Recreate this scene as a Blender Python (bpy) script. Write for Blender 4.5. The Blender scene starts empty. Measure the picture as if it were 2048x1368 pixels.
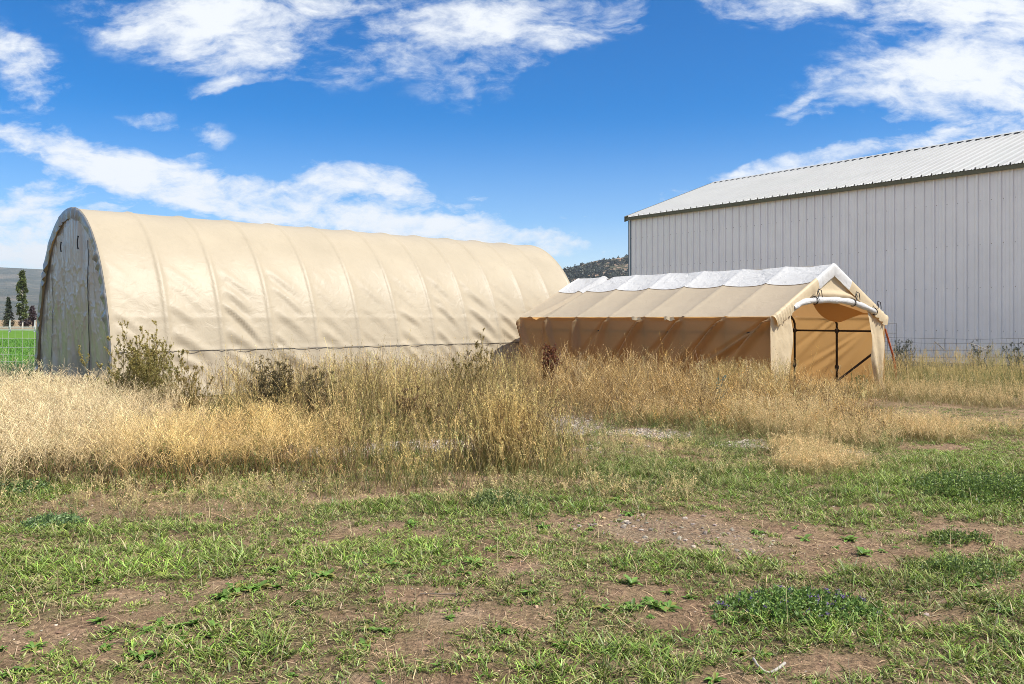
import bpy, math, random
import numpy as np
from mathutils import Vector

rng = np.random.default_rng(11)
random.seed(5)
scene = bpy.context.scene
COL = scene.collection
R = math.radians

# ------------------------------------------------------------------ camera
FPX, HOR, CAMH = 1669.6, 638.5, 1.5          # focal length and horizon in photo pixels, eye height in metres
cam = bpy.data.cameras.new('camera')
cam.sensor_width = 36.0
cam.lens = FPX / 2048 * 36.0
cam.shift_y = -(684 - HOR) / 2048
cam.clip_start = 0.05
cam.clip_end = 30000
camo = bpy.data.objects.new('camera', cam)
COL.objects.link(camo)
camo.location = (0, 0, CAMH)
camo.rotation_euler = (R(90), 0, 0)
scene.camera = camo

# ------------------------------------------------------------------ light and sky
SUN_AZ, SUN_EL = R(-23), R(51)               # azimuth measured from +X, counter-clockwise
S = Vector((math.cos(SUN_EL) * math.cos(SUN_AZ), math.cos(SUN_EL) * math.sin(SUN_AZ), math.sin(SUN_EL)))
sun = bpy.data.lights.new('sun', 'SUN')
sun.energy = 4.4
sun.angle = R(0.55)
sun.color = (1.0, 0.95, 0.87)
suno = bpy.data.objects.new('sun', sun)
COL.objects.link(suno)
suno.rotation_euler = S.to_track_quat('Z', 'Y').to_euler()

scene.view_settings.view_transform = 'Standard'
scene.view_settings.look = 'None'
scene.view_settings.exposure = 0.60
scene.view_settings.gamma = 1.0
scene.view_settings.use_curve_mapping = False
scene.cycles.max_bounces = 8
scene.cycles.diffuse_bounces = 4
scene.cycles.transmission_bounces = 4
scene.cycles.use_denoising = True
scene.cycles.denoising_prefilter = 'NONE'
scene.cycles.adaptive_threshold = 0.003
scene.cycles.filter_width = 0.9


def N(nt, kind, **kw):
    n = nt.nodes.new(kind)
    for k, v in kw.items():
        if k.startswith('i_'):
            key = k[2:].replace('_', ' ')
            n.inputs[int(key) if key.isdigit() else key].default_value = v
        else:
            setattr(n, k, v)
    return n


def math_node(nt, op, a, b=None, clamp=False):
    n = nt.nodes.new('ShaderNodeMath')
    n.operation = op
    n.use_clamp = clamp
    for i, v in enumerate((a, b)):
        if v is None:
            continue
        if isinstance(v, (int, float)):
            n.inputs[i].default_value = v
        else:
            nt.links.new(v, n.inputs[i])
    return n.outputs[0]


def ramp(nt, fac, stops, interp='LINEAR'):
    n = nt.nodes.new('ShaderNodeValToRGB')
    n.color_ramp.interpolation = interp
    els = n.color_ramp.elements
    while len(els) > 1:
        els.remove(els[-1])
    els[0].position, els[0].color = stops[0][0], (*stops[0][1], 1)
    for p, c in stops[1:]:
        e = els.new(p)
        e.color = (*c, 1)
    if fac is not None:
        nt.links.new(fac, n.inputs[0])
    return n.outputs[0]


def build_world():
    w = bpy.data.worlds.new('World')
    scene.world = w
    w.use_nodes = True
    nt = w.node_tree
    nt.nodes.clear()
    L = nt.links.new
    sky = N(nt, 'ShaderNodeTexSky', sky_type='NISHITA', sun_disc=False)
    sky.sun_elevation = SUN_EL
    sky.sun_rotation = math.atan2(S.x, S.y)
    sky.altitude = 2000
    sky.air_density = 1.0
    sky.dust_density = 0.4
    sky.ozone_density = 1.6
    hs = N(nt, 'ShaderNodeHueSaturation', i_Hue=0.506, i_Saturation=1.9, i_Value=0.84)
    L(sky.outputs[0], hs.inputs['Color'])
    bg = N(nt, 'ShaderNodeBackground', i_Strength=0.125)
    L(hs.outputs[0], bg.inputs[0])
    # clouds, laid out by direction
    tc = N(nt, 'ShaderNodeTexCoord')
    sep = N(nt, 'ShaderNodeSeparateXYZ')
    L(tc.outputs['Generated'], sep.inputs[0])
    ay = math_node(nt, 'MAXIMUM', math_node(nt, 'ABSOLUTE', sep.outputs[1]), 0.12)
    u = math_node(nt, 'DIVIDE', sep.outputs[0], ay)
    v = math_node(nt, 'DIVIDE', sep.outputs[2], ay)
    uv = N(nt, 'ShaderNodeCombineXYZ')
    L(u, uv.inputs[0]); L(v, uv.inputs[1])
    # large wobble so that patch outlines are uneven
    wn = N(nt, 'ShaderNodeTexNoise', i_Scale=3.2, i_Detail=6.0, i_Roughness=0.6)
    L(uv.outputs[0], wn.inputs['Vector'])
    wsub = N(nt, 'ShaderNodeVectorMath', operation='SUBTRACT')
    L(wn.outputs['Color'], wsub.inputs[0]); wsub.inputs[1].default_value = (0.5, 0.5, 0.5)
    wsc = N(nt, 'ShaderNodeVectorMath', operation='MULTIPLY')
    L(wsub.outputs[0], wsc.inputs[0]); wsc.inputs[1].default_value = (0.22, 0.12, 0)
    wadd = N(nt, 'ShaderNodeVectorMath', operation='ADD')
    L(uv.outputs[0], wadd.inputs[0]); L(wsc.outputs[0], wadd.inputs[1])

    def pu(px, py):
        return (px - 1024) / FPX, (HOR - py) / FPX
    # photo-pixel centre, half sizes, slope angle (degrees, + = rising to the right), strength
    spots = [
        (440, 60, 270, 85, -10, 1.15), (560, 30, 260, 60, 0, 0.8), (720, 120, 240, 55, 8, 0.75), (480, 182, 90, 22, 6, 0.85),
        (900, 70, 320, 75, 14, 0.95), (1090, 95, 250, 55, 22, 0.82), (1255, 40, 90, 34, 5, 0.95), (1120, 20, 260, 50, 10, 0.8),
        (35, 130, 110, 62, -30, 0.95),
        (90, 290, 210, 38, -8, 1.0), (330, 345, 280, 62, -14, 1.15), (600, 410, 260, 60, -8, 1.1), (860, 450, 330, 60, -8, 1.15),
        (1070, 495, 170, 28, -6, 0.95), (745, 375, 120, 42, -8, 1.2), (380, 248, 120, 30, -12, 0.55),
        (100, 430, 300, 70, -3, 0.95), (40, 510, 280, 110, 0, 1.05),
        (1900, 150, 270, 115, 18, 1.15), (1990, 130, 170, 90, 12, 0.9), (1640, 210, 90, 18, 20, 0.95), (1760, 185, 180, 36, 20, 1.0),
        (1560, 22, 220, 46, -8, 0.85), (1950, 30, 260, 75, 6, 1.1), (1940, 265, 300, 48, 12, 0.95), (1620, 325, 330, 30, 8, 0.78),
        (1130, 436, 42, 9, -6, 0.9), (1235, 455, 70, 22, 0, 0.6), (935, 383, 60, 8, 0, 0.55), (2150, 200, 200, 180, 10, 0.9),
        (-200, 300, 260, 120, 0, 0.9), (-150, 60, 200, 80, -20, 0.8),
    ]
    tot = None
    for px, py, rx, ry, ang, st in spots:
        cx, cy = pu(px, py)
        mp = N(nt, 'ShaderNodeMapping', vector_type='TEXTURE')
        mp.inputs['Location'].default_value = (cx, cy, 0)
        mp.inputs['Rotation'].default_value = (0, 0, R(ang))
        mp.inputs['Scale'].default_value = (rx / FPX * 1.25, ry / FPX * 1.25, 1)
        L(wadd.outputs[0], mp.inputs[0])
        ln = N(nt, 'ShaderNodeVectorMath', operation='LENGTH')
        L(mp.outputs[0], ln.inputs[0])
        mr = N(nt, 'ShaderNodeMapRange', interpolation_type='SMOOTHSTEP')
        mr.inputs['From Min'].default_value = 1.25
        mr.inputs['From Max'].default_value = 0.15
        mr.inputs['To Min'].default_value = 0
        mr.inputs['To Max'].default_value = st
        L(ln.outputs['Value'], mr.inputs['Value'])
        tot = mr.outputs[0] if tot is None else math_node(nt, 'MAXIMUM', tot, mr.outputs[0])
    # unseen thin cloud added overhead and behind to whiten the ambient light
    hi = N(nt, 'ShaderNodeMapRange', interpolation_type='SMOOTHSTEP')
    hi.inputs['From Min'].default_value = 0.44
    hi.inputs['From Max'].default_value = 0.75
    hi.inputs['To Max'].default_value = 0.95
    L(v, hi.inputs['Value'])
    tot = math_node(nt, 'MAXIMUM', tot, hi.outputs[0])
    # streaky detail
    mp = N(nt, 'ShaderNodeMapping')
    mp.inputs['Rotation'].default_value = (0, 0, R(-9))
    mp.inputs['Scale'].default_value = (4.6, 17.0, 1)
    L(wadd.outputs[0], mp.inputs[0])
    n1 = N(nt, 'ShaderNodeTexNoise', i_Scale=1.0, i_Detail=9.0, i_Roughness=0.62, i_Distortion=0.5)
    L(mp.outputs[0], n1.inputs['Vector'])
    mp2 = N(nt, 'ShaderNodeMapping')
    mp2.inputs['Scale'].default_value = (17, 34, 1)
    mp2.inputs['Rotation'].default_value = (0, 0, R(-12))
    L(uv.outputs[0], mp2.inputs[0])
    n2 = N(nt, 'ShaderNodeTexNoise', i_Scale=1.0, i_Detail=8.0, i_Roughness=0.65, i_Distortion=0.3)
    L(mp2.outputs[0], n2.inputs['Vector'])
    nn = math_node(nt, 'ADD', math_node(nt, 'MULTIPLY', n1.outputs[0], 3.0), math_node(nt, 'MULTIPLY', n2.outputs[0], 2.1))
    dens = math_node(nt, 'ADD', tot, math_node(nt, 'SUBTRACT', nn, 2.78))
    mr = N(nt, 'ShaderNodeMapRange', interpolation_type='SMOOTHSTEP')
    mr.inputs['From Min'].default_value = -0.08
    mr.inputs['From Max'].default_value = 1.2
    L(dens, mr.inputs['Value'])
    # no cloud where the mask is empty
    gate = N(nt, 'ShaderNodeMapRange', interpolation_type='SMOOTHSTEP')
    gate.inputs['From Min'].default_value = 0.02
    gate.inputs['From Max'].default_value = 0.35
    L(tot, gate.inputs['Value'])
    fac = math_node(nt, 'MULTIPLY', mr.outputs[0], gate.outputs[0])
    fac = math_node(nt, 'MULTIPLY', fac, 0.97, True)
    # low bright air near the horizon is thin cloud too
    hz = N(nt, 'ShaderNodeMapRange', interpolation_type='SMOOTHSTEP')
    hz.inputs['From Min'].default_value = 0.25
    hz.inputs['From Max'].default_value = 0.0
    hz.inputs['To Max'].default_value = 0.46
    L(sep.outputs[2], hz.inputs['Value'])
    fac = math_node(nt, 'MAXIMUM', fac, hz.outputs[0])
    cbg = N(nt, 'ShaderNodeBackground', i_Strength=0.70)
    cbg.inputs[0].default_value = (0.93, 0.965, 1.0, 1)
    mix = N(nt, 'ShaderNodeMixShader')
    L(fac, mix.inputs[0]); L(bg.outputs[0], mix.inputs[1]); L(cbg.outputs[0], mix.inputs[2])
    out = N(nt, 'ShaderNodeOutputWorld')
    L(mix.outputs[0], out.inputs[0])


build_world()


# ------------------------------------------------------------------ helpers
def tag(o, label=None, cat=None, group=None, kind=None):
    if label: o['label'] = label
    if cat: o['category'] = cat
    if group: o['group'] = group
    if kind: o['kind'] = kind
    return o


def empty(name, loc, rz=0.0):
    o = bpy.data.objects.new(name, None)
    COL.objects.link(o)
    o.location = loc
    o.rotation_euler = (0, 0, rz)
    o.empty_display_size = 0.2
    return o


def at(px, py, Y):
    """world point seen at a photo pixel, at depth Y"""
    return Vector(((px - 1024) / FPX * Y, Y, CAMH + (HOR - py) / FPX * Y))


def ground_at(px, py):
    Y = CAMH * FPX / (py - HOR)
    return (px - 1024) / FPX * Y, Y


def hash2(ix, iy, seed):
    h = (ix.astype(np.int64) * 374761393 + iy.astype(np.int64) * 668265263 + seed * 982451653) & 0x7fffffff
    h = ((h ^ (h >> 13)) * 1274126177) & 0x7fffffff
    h = h ^ (h >> 16)
    return (h & 0xffffff) / float(0xffffff)


def vnoise(x, y, seed=0):
    x = np.asarray(x, float); y = np.asarray(y, float)
    ix = np.floor(x); iy = np.floor(y)
    fx = x - ix; fy = y - iy
    fx = fx * fx * (3 - 2 * fx); fy = fy * fy * (3 - 2 * fy)
    a = hash2(ix, iy, seed); b = hash2(ix + 1, iy, seed); c = hash2(ix, iy + 1, seed); d = hash2(ix + 1, iy + 1, seed)
    return (a * (1 - fx) + b * fx) * (1 - fy) + (c * (1 - fx) + d * fx) * fy


def fbm(x, y, seed=0, octv=4, gain=0.5):
    s = 0; a = 1; t = 0
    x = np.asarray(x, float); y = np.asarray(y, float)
    for i in range(octv):
        s = s + a * vnoise(x, y, seed + i * 17); t += a
        a *= gain; x = x * 2.03 + 5.1; y = y * 2.03 + 1.7
    return s / t


def sstep(a, b, x):
    t = np.clip((np.asarray(x, float) - a) / (b - a), 0, 1)
    return t * t * (3 - 2 * t)


class MB:
    """collects vertices and faces; build() links them as one mesh object"""
    def __init__(self):
        self.v = []; self.f = []; self.n = 0; self.c = []; self.m = []

    def add(self, verts, faces, col=None, mat=0):
        verts = np.asarray(verts, float).reshape(-1, 3)
        faces = np.asarray(faces, np.int64)
        self.v.append(verts)
        self.f.append(faces + self.n)
        self.m.append(np.full(len(faces), mat, np.int32))
        if col is None:
            col = np.ones((len(verts), 3))
        col = np.asarray(col, float)
        if col.ndim == 1:
            col = np.tile(col, (len(verts), 1))
        self.c.append(col)
        self.n += len(verts)

    def grid(self, P, mat=0, flip=False, col=None):
        """P: (a,b,3)"""
        a, b = P.shape[:2]
        i = np.arange(a * b).reshape(a, b)
        q = np.stack([i[:-1, :-1], i[1:, :-1], i[1:, 1:], i[:-1, 1:]], -1).reshape(-1, 4)
        if flip:
            q = q[:, ::-1]
        self.add(P.reshape(-1, 3), q, col, mat)

    def box(self, lo, hi, mat=0, col=None):
        x0, y0, z0 = lo; x1, y1, z1 = hi
        v = [(x0, y0, z0), (x1, y0, z0), (x1, y1, z0), (x0, y1, z0), (x0, y0, z1), (x1, y0, z1), (x1, y1, z1), (x0, y1, z1)]
        f = [(0, 3, 2, 1), (4, 5, 6, 7), (0, 1, 5, 4), (1, 2, 6, 5), (2, 3, 7, 6), (3, 0, 4, 7)]
        self.add(v, f, col, mat)

    def tube(self, pts, r, sides=6, mat=0, col=None, cap=True):
        pts = np.asarray(pts, float)
        n = len(pts)
        r = np.broadcast_to(np.asarray(r, float), (n,))
        tan = np.gradient(pts, axis=0) if n > 2 else np.tile(pts[-1] - pts[0], (n, 1))
        tan /= np.linalg.norm(tan, axis=1)[:, None] + 1e-12
        ref = np.array([0, 0, 1.0])
        if abs(tan[:, 2]).max() > 0.95:
            ref = np.array([1.0, 0.23, 0]); ref /= np.linalg.norm(ref)
        s = np.cross(tan, ref); s /= np.linalg.norm(s, axis=1)[:, None] + 1e-12
        t = np.cross(tan, s)
        a = np.arange(sides) / sides * 2 * np.pi
        P = pts[:, None] + r[:, None, None] * (np.cos(a)[None, :, None] * s[:, None] + np.sin(a)[None, :, None] * t[:, None])
        idx = np.arange(n * sides).reshape(n, sides)
        nx = np.roll(idx, -1, 1)
        q = np.stack([idx[:-1], nx[:-1], nx[1:], idx[1:]], -1).reshape(-1, 4)
        self.add(P.reshape(-1, 3), q, col, mat)
        if cap and sides == 4:
            b = self.n - n * sides
            self.f.append(np.array([[b, b + 1, b + 2, b + 3], [b + (n - 1) * 4 + k for k in (3, 2, 1, 0)]]))
            self.m.append(np.full(2, mat, np.int32))
        elif cap:
            for e, pt in ((0, pts[0]), (n - 1, pts[-1])):
                b = self.n - n * sides if e == 0 else self.n - 1 - n * sides
                c0 = self.n
                ring = [b + e * sides + k for k in range(sides)]
                self.v.append(pt[None]); self.c.append(self.c[-1][:1]); self.n += 1
                fs = []
                for k in range(0, sides, 2):
                    fs.append([ring[k], ring[(k + 1) % sides], ring[(k + 2) % sides], c0])
                self.f.append(np.array(fs)); self.m.append(np.full(len(fs), mat, np.int32))

    def build(self, name, mats, parent=None, smooth=False, colors=False, loc=None):
        V = np.concatenate(self.v); F = np.concatenate(self.f); M = np.concatenate(self.m)
        me = bpy.data.meshes.new(name)
        k = F.shape[1]
        me.vertices.add(len(V)); me.vertices.foreach_set('co', V.astype(np.float32).ravel())
        me.loops.add(F.size); me.loops.foreach_set('vertex_index', F.astype(np.int32).ravel())
        me.polygons.add(len(F)); me.polygons.foreach_set('loop_start', np.arange(0, F.size, k, dtype=np.int32))
        me.polygons.foreach_set('material_index', M)
        me.polygons.foreach_set('use_smooth', np.full(len(F), smooth, bool))
        if colors:
            C = np.concatenate(self.c)
            at_ = me.color_attributes.new('Col', 'FLOAT_COLOR', 'POINT')
            at_.data.foreach_set('color', np.concatenate([C, np.ones((len(C), 1))], 1).astype(np.float32).ravel())
        me.update(calc_edges=True)
        me.validate()
        if not isinstance(mats, (list, tuple)):
            mats = [mats]
        for m in mats:
            me.materials.append(m)
        o = bpy.data.objects.new(name, me)
        COL.objects.link(o)
        if parent is not None:
            o.parent = parent
        if loc is not None:
            o.location = loc
        return o


# ------------------------------------------------------------------ materials
def new_mat(name):
    m = bpy.data.materials.new(name)
    m.use_nodes = True
    nt = m.node_tree
    nt.nodes.clear()
    out = N(nt, 'ShaderNodeOutputMaterial')
    return m, nt, out


def simple_mat(name, col, rough=0.6, metal=0.0, var=0.12, scale=6.0, bump=0.0, bscale=40.0, spec=0.4):
    m, nt, out = new_mat(name)
    L = nt.links.new
    b = N(nt, 'ShaderNodeBsdfPrincipled')
    b.inputs['Roughness'].default_value = rough
    b.inputs['Metallic'].default_value = metal
    b.inputs['Specular IOR Level'].default_value = spec
    tc = N(nt, 'ShaderNodeTexCoord')
    n = N(nt, 'ShaderNodeTexNoise', i_Scale=scale, i_Detail=6.0, i_Roughness=0.6)
    L(tc.outputs['Object'], n.inputs['Vector'])
    lo = tuple(c * (1 - var) for c in col); hi = tuple(min(1, c * (1 + var)) for c in col)
    L(ramp(nt, n.outputs[0], [(0.3, lo), (0.7, hi)]), b.inputs['Base Color'])
    if bump:
        n2 = N(nt, 'ShaderNodeTexNoise', i_Scale=bscale, i_Detail=4.0)
        L(tc.outputs['Object'], n2.inputs['Vector'])
        bp = N(nt, 'ShaderNodeBump', i_Strength=bump, i_Distance=0.02)
        L(n2.outputs[0], bp.inputs['Height'])
        L(bp.outputs[0], b.inputs['Normal'])
    L(b.outputs[0], out.inputs[0])
    return m


def tarp_mat(name, col, trans, tfac=0.3, rough=0.45, var=0.07, dirt=0.35, spec=0.3, fine=0.25):
    """woven poly sheet: lets some light through, mild gloss, dust towards stains"""
    m, nt, out = new_mat(name)
    L = nt.links.new
    tc = N(nt, 'ShaderNodeTexCoord')
    n = N(nt, 'ShaderNodeTexNoise', i_Scale=0.9, i_Detail=7.0, i_Roughness=0.62)
    L(tc.outputs['Object'], n.inputs['Vector'])
    lo = tuple(c * (1 - var) for c in col); hi = tuple(min(1, c * (1 + var)) for c in col)
    base = ramp(nt, n.outputs[0], [(0.3, lo), (0.7, hi)])
    st = N(nt, 'ShaderNodeTexNoise', i_Scale=2.3, i_Detail=9.0, i_Roughness=0.75, i_Distortion=0.6)
    mp = N(nt, 'ShaderNodeMapping')
    mp.inputs['Scale'].default_value = (1, 1, 0.45)
    L(tc.outputs['Object'], mp.inputs[0]); L(mp.outputs[0], st.inputs['Vector'])
    dfac = ramp(nt, st.outputs[0], [(0.56, (0, 0, 0)), (0.78, (dirt, dirt, dirt))])
    mx = N(nt, 'ShaderNodeMix', data_type='RGBA')
    L(dfac, mx.inputs['Factor']); L(base, mx.inputs['A'])
    mx.inputs['B'].default_value = (col[0] * 0.62, col[1] * 0.58, col[2] * 0.52, 1)
    b = N(nt, 'ShaderNodeBsdfPrincipled')
    b.inputs['Roughness'].default_value = rough
    b.inputs['Specular IOR Level'].default_value = spec
    L(mx.outputs['Result'], b.inputs['Base Color'])
    fn = N(nt, 'ShaderNodeTexNoise', i_Scale=5.0, i_Detail=5.0, i_Roughness=0.55, i_Distortion=0.8)
    L(tc.outputs['Object'], fn.inputs['Vector'])
    bp = N(nt, 'ShaderNodeBump', i_Strength=fine, i_Distance=0.05)
    L(fn.outputs[0], bp.inputs['Height'])
    L(bp.outputs[0], b.inputs['Normal'])
    t = N(nt, 'ShaderNodeBsdfTranslucent')
    t.inputs[0].default_value = (*trans, 1)
    mix = N(nt, 'ShaderNodeMixShader', i_0=tfac)
    L(b.outputs[0], mix.inputs[1]); L(t.outputs[0], mix.inputs[2])
    L(mix.outputs[0], out.inputs[0])
    return m


def plant_mat(name, tfac=0.35, gain=1.0, rough=0.5):
    m, nt, out = new_mat(name)
    L = nt.links.new
    a = N(nt, 'ShaderNodeAttribute', attribute_name='Col')
    hs = N(nt, 'ShaderNodeHueSaturation', i_Value=gain)
    L(a.outputs['Color'], hs.inputs['Color'])
    d = N(nt, 'ShaderNodeBsdfDiffuse')
    L(hs.outputs[0], d.inputs[0])
    t = N(nt, 'ShaderNodeBsdfTranslucent')
    L(hs.outputs[0], t.inputs[0])
    mx = N(nt, 'ShaderNodeMixShader', i_0=tfac)
    L(d.outputs[0], mx.inputs[1]); L(t.outputs[0], mx.inputs[2])
    g = N(nt, 'ShaderNodeBsdfGlossy', i_Roughness=rough)
    g.inputs[0].default_value = (1, 1, 1, 1)
    mx2 = N(nt, 'ShaderNodeMixShader', i_0=0.03)
    L(mx.outputs[0], mx2.inputs[1]); L(g.outputs[0], mx2.inputs[2])
    L(mx2.outputs[0], out.inputs[0])
    return m


M = {}
M['tan'] = tarp_mat('tan_tarp', (0.445, 0.378, 0.272), (0.66, 0.42, 0.18), 0.14, dirt=0.3)
M['panel'] = tarp_mat('end_panel_sheet', (0.37, 0.335, 0.285), (0.45, 0.42, 0.33), 0.13, rough=0.24, dirt=0.12, var=0.05, spec=0.75, fine=0.06)
M['lip'] = tarp_mat('shiny_hem_sheet', (0.20, 0.20, 0.19), (0.35, 0.33, 0.28), 0.08, rough=0.24, dirt=0.3, spec=0.7, fine=0.4)
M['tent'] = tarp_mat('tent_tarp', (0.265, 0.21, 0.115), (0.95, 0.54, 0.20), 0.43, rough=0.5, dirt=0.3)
M['tentroof'] = tarp_mat('tent_roof_tarp', (0.47, 0.395, 0.285), (0.95, 0.52, 0.2), 0.18, rough=0.5, dirt=0.3)  # roof sheet set paler than the wall sheet
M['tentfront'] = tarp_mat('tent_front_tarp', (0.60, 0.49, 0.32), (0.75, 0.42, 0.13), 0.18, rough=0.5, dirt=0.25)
M['whitetarp'] = tarp_mat('white_tarp', (0.66, 0.655, 0.645), (0.8, 0.75, 0.65), 0.2, rough=0.4, dirt=0.55, var=0.07, fine=0.7)
M['black'] = simple_mat('black_strap', (0.025, 0.025, 0.028), 0.6)
M['zip'] = simple_mat('dark_zipper', (0.05, 0.05, 0.05), 0.5)
M['frame'] = simple_mat('dark_frame_steel', (0.06, 0.045, 0.035), 0.5, 0.3)
M['whitemetal'] = simple_mat('white_painted_sheet', (0.87, 0.84, 0.81), 0.55, 0.0, 0.045, 0.8, spec=0.22)
M['roofmetal'] = simple_mat('white_roof_sheet', (0.43, 0.43, 0.42), 0.5, 0.0, 0.05, 0.9)
M['olivetrim'] = simple_mat('olive_trim', (0.12, 0.11, 0.06), 0.45)
M['bluetrim'] = simple_mat('blue_grey_trim', (0.14, 0.18, 0.215), 0.45)
M['wire'] = simple_mat('old_wire', (0.10, 0.095, 0.085), 0.55, 0.4)
M['palewire'] = simple_mat('galvanised_wire', (0.52, 0.53, 0.52), 0.5, 0.1)
M['palestick'] = simple_mat('bleached_stick', (0.36, 0.325, 0.28), 0.7)
M['orange'] = simple_mat('orange_paint', (0.50, 0.12, 0.03), 0.55, 0, 0.3, 9)
M['whitewood'] = simple_mat('white_rail_paint', (0.55, 0.54, 0.51), 0.6)
M['bark'] = simple_mat('bark', (0.16, 0.12, 0.09), 0.9, 0, 0.3, 8, 0.4)
M['palebark'] = simple_mat('pale_bark', (0.42, 0.38, 0.31), 0.9, 0, 0.3, 8, 0.4)
M['plant'] = plant_mat('grass_blades', 0.24)
M['dry'] = plant_mat('dry_stems', 0.18)
M['leaf'] = plant_mat('leaves', 0.26)


# ------------------------------------------------------------------ ground
def patch(x, y, px, py, rx, ry, soft=0.5):
    """soft elliptical patch on the ground, centre given where it is seen in the photo, radii in metres"""
    cx, cy = ground_at(px, py)
    wob = (fbm(np.asarray(x) * 1.3 + 3, np.asarray(y) * 1.3, 77, 3) - 0.5) * 0.9
    d = np.sqrt(((x - cx) / rx) ** 2 + ((y - cy) / ry) ** 2) + wob
    return 1 - sstep(1 - soft, 1 + soft * 0.3, d)


def gh(x, y):
    x = np.asarray(x, float); y = np.asarray(y, float)
    near = (1 - sstep(14, 24, np.abs(x))) * (1 - sstep(14, 24, y))
    h = (fbm(x * 0.35, y * 0.35, 3, 3) - 0.5) * 0.10 + (fbm(x * 2.1, y * 2.1, 9, 4) - 0.5) * 0.055
    h = h + (fbm(x * 9, y * 9, 19, 3) - 0.5) * 0.018
    return h * near


def gravel_mask(x, y):
    m = 0
    for a in [(1110, 850, 0.75, 1.3), (910, 893, 1.1, 0.55), (1000, 880, 0.6, 0.5), (1290, 868, 0.6, 0.5), (1510, 888, 0.55, 0.35),
              (700, 905, 0.6, 0.4), (1690, 905, 0.35, 0.35)]:
        m = np.maximum(m, patch(x, y, *a))
    for a in [(1330, 1060, 0.75, 0.5), (1420, 1075, 0.5, 0.4), (1190, 900, 0.8, 0.5), (545, 965, 0.5, 0.3)]:
        m = np.maximum(m, .28 * patch(x, y, *a))
    return m


def straw_mask(x, y):
    m = 0
    for a in [(330, 1010, 1.5, 0.5), (1860, 850, 1.3, 0.7), (1950, 880, 0.8, 0.4), (1640, 935, 0.6, 0.6), (1990, 845, 0.8, 0.5), (1730, 855, 0.7, 0.8), (700, 960, 1.2, 0.5)]:
        m = np.maximum(m, patch(x, y, *a))
    return m


def bare_mask(x, y):
    m = 0
    for a in [(1330, 1050, 1.0, 0.55), (1650, 1085, 0.9, 0.35), (1900, 1060, 0.9, 0.22), (60, 1280, 0.30, 0.32), (330, 1012, 1.4, 0.30),
              (800, 1290, 0.35, 0.25), (1030, 1235, 0.28, 0.22), (2010, 1150, 0.35, 0.35), (1640, 1330, 0.4, 0.14), (1440, 1215, 0.3, 0.14),
              (250, 1190, 0.3, 0.14), (860, 1195, 0.35, 0.14), (700, 1235, 0.2, 0.10), (1850, 1235, 0.3, 0.14), (1120, 965, 0.5, 0.3), (1700, 1010, 0.4, .16)]:
        m = np.maximum(m, patch(x, y, *a, soft=0.6))
    return m


def lush_mask(x, y):
    m = 0
    for a in [(1950, 960, 2.0, 1.5), (1750, 1000, 1.2, 0.7), (1450, 950, 1.6, 0.8), (900, 1020, 1.6, 0.35), (1220, 1330, 0.55, 0.35), (1640, 1240, 0.6, 0.35),
              (2030, 1330, 0.35, 0.4), (2020, 1220, 0.4, 0.2), (300, 1120, 1.0, 0.45), (60, 1140, 0.8, 0.6), (40, 985, 0.6, 0.6), (450, 1290, 0.5, 0.3),
              (1000, 1010, 0.8, 0.4), (1350, 1130, 0.6, 0.25), (1750, 1160, 0.6, 0.25), (1930, 1130, 0.5, 0.3), (760, 1110, 0.7, 0.3), (200, 1060, 0.8, 0.3)]:
        m = np.maximum(m, patch(x, y, *a))
    return m


def lawn_density(x, y):
    n = fbm(x * 2.4, y * 2.4, 41, 3)
    n2 = fbm(x * 0.8 + 9, y * 0.8, 53, 2)
    d = sstep(0.385, 0.56, n * 0.75 + n2 * 0.3)
    d = np.clip(d + 0.75 * lush_mask(x, y), 0, 1)
    d = d * (1 - 0.93 * bare_mask(x, y)) * (1 - 0.7 * gravel_mask(x, y)) * (1 - 0.5 * straw_mask(x, y))
    return d


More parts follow.
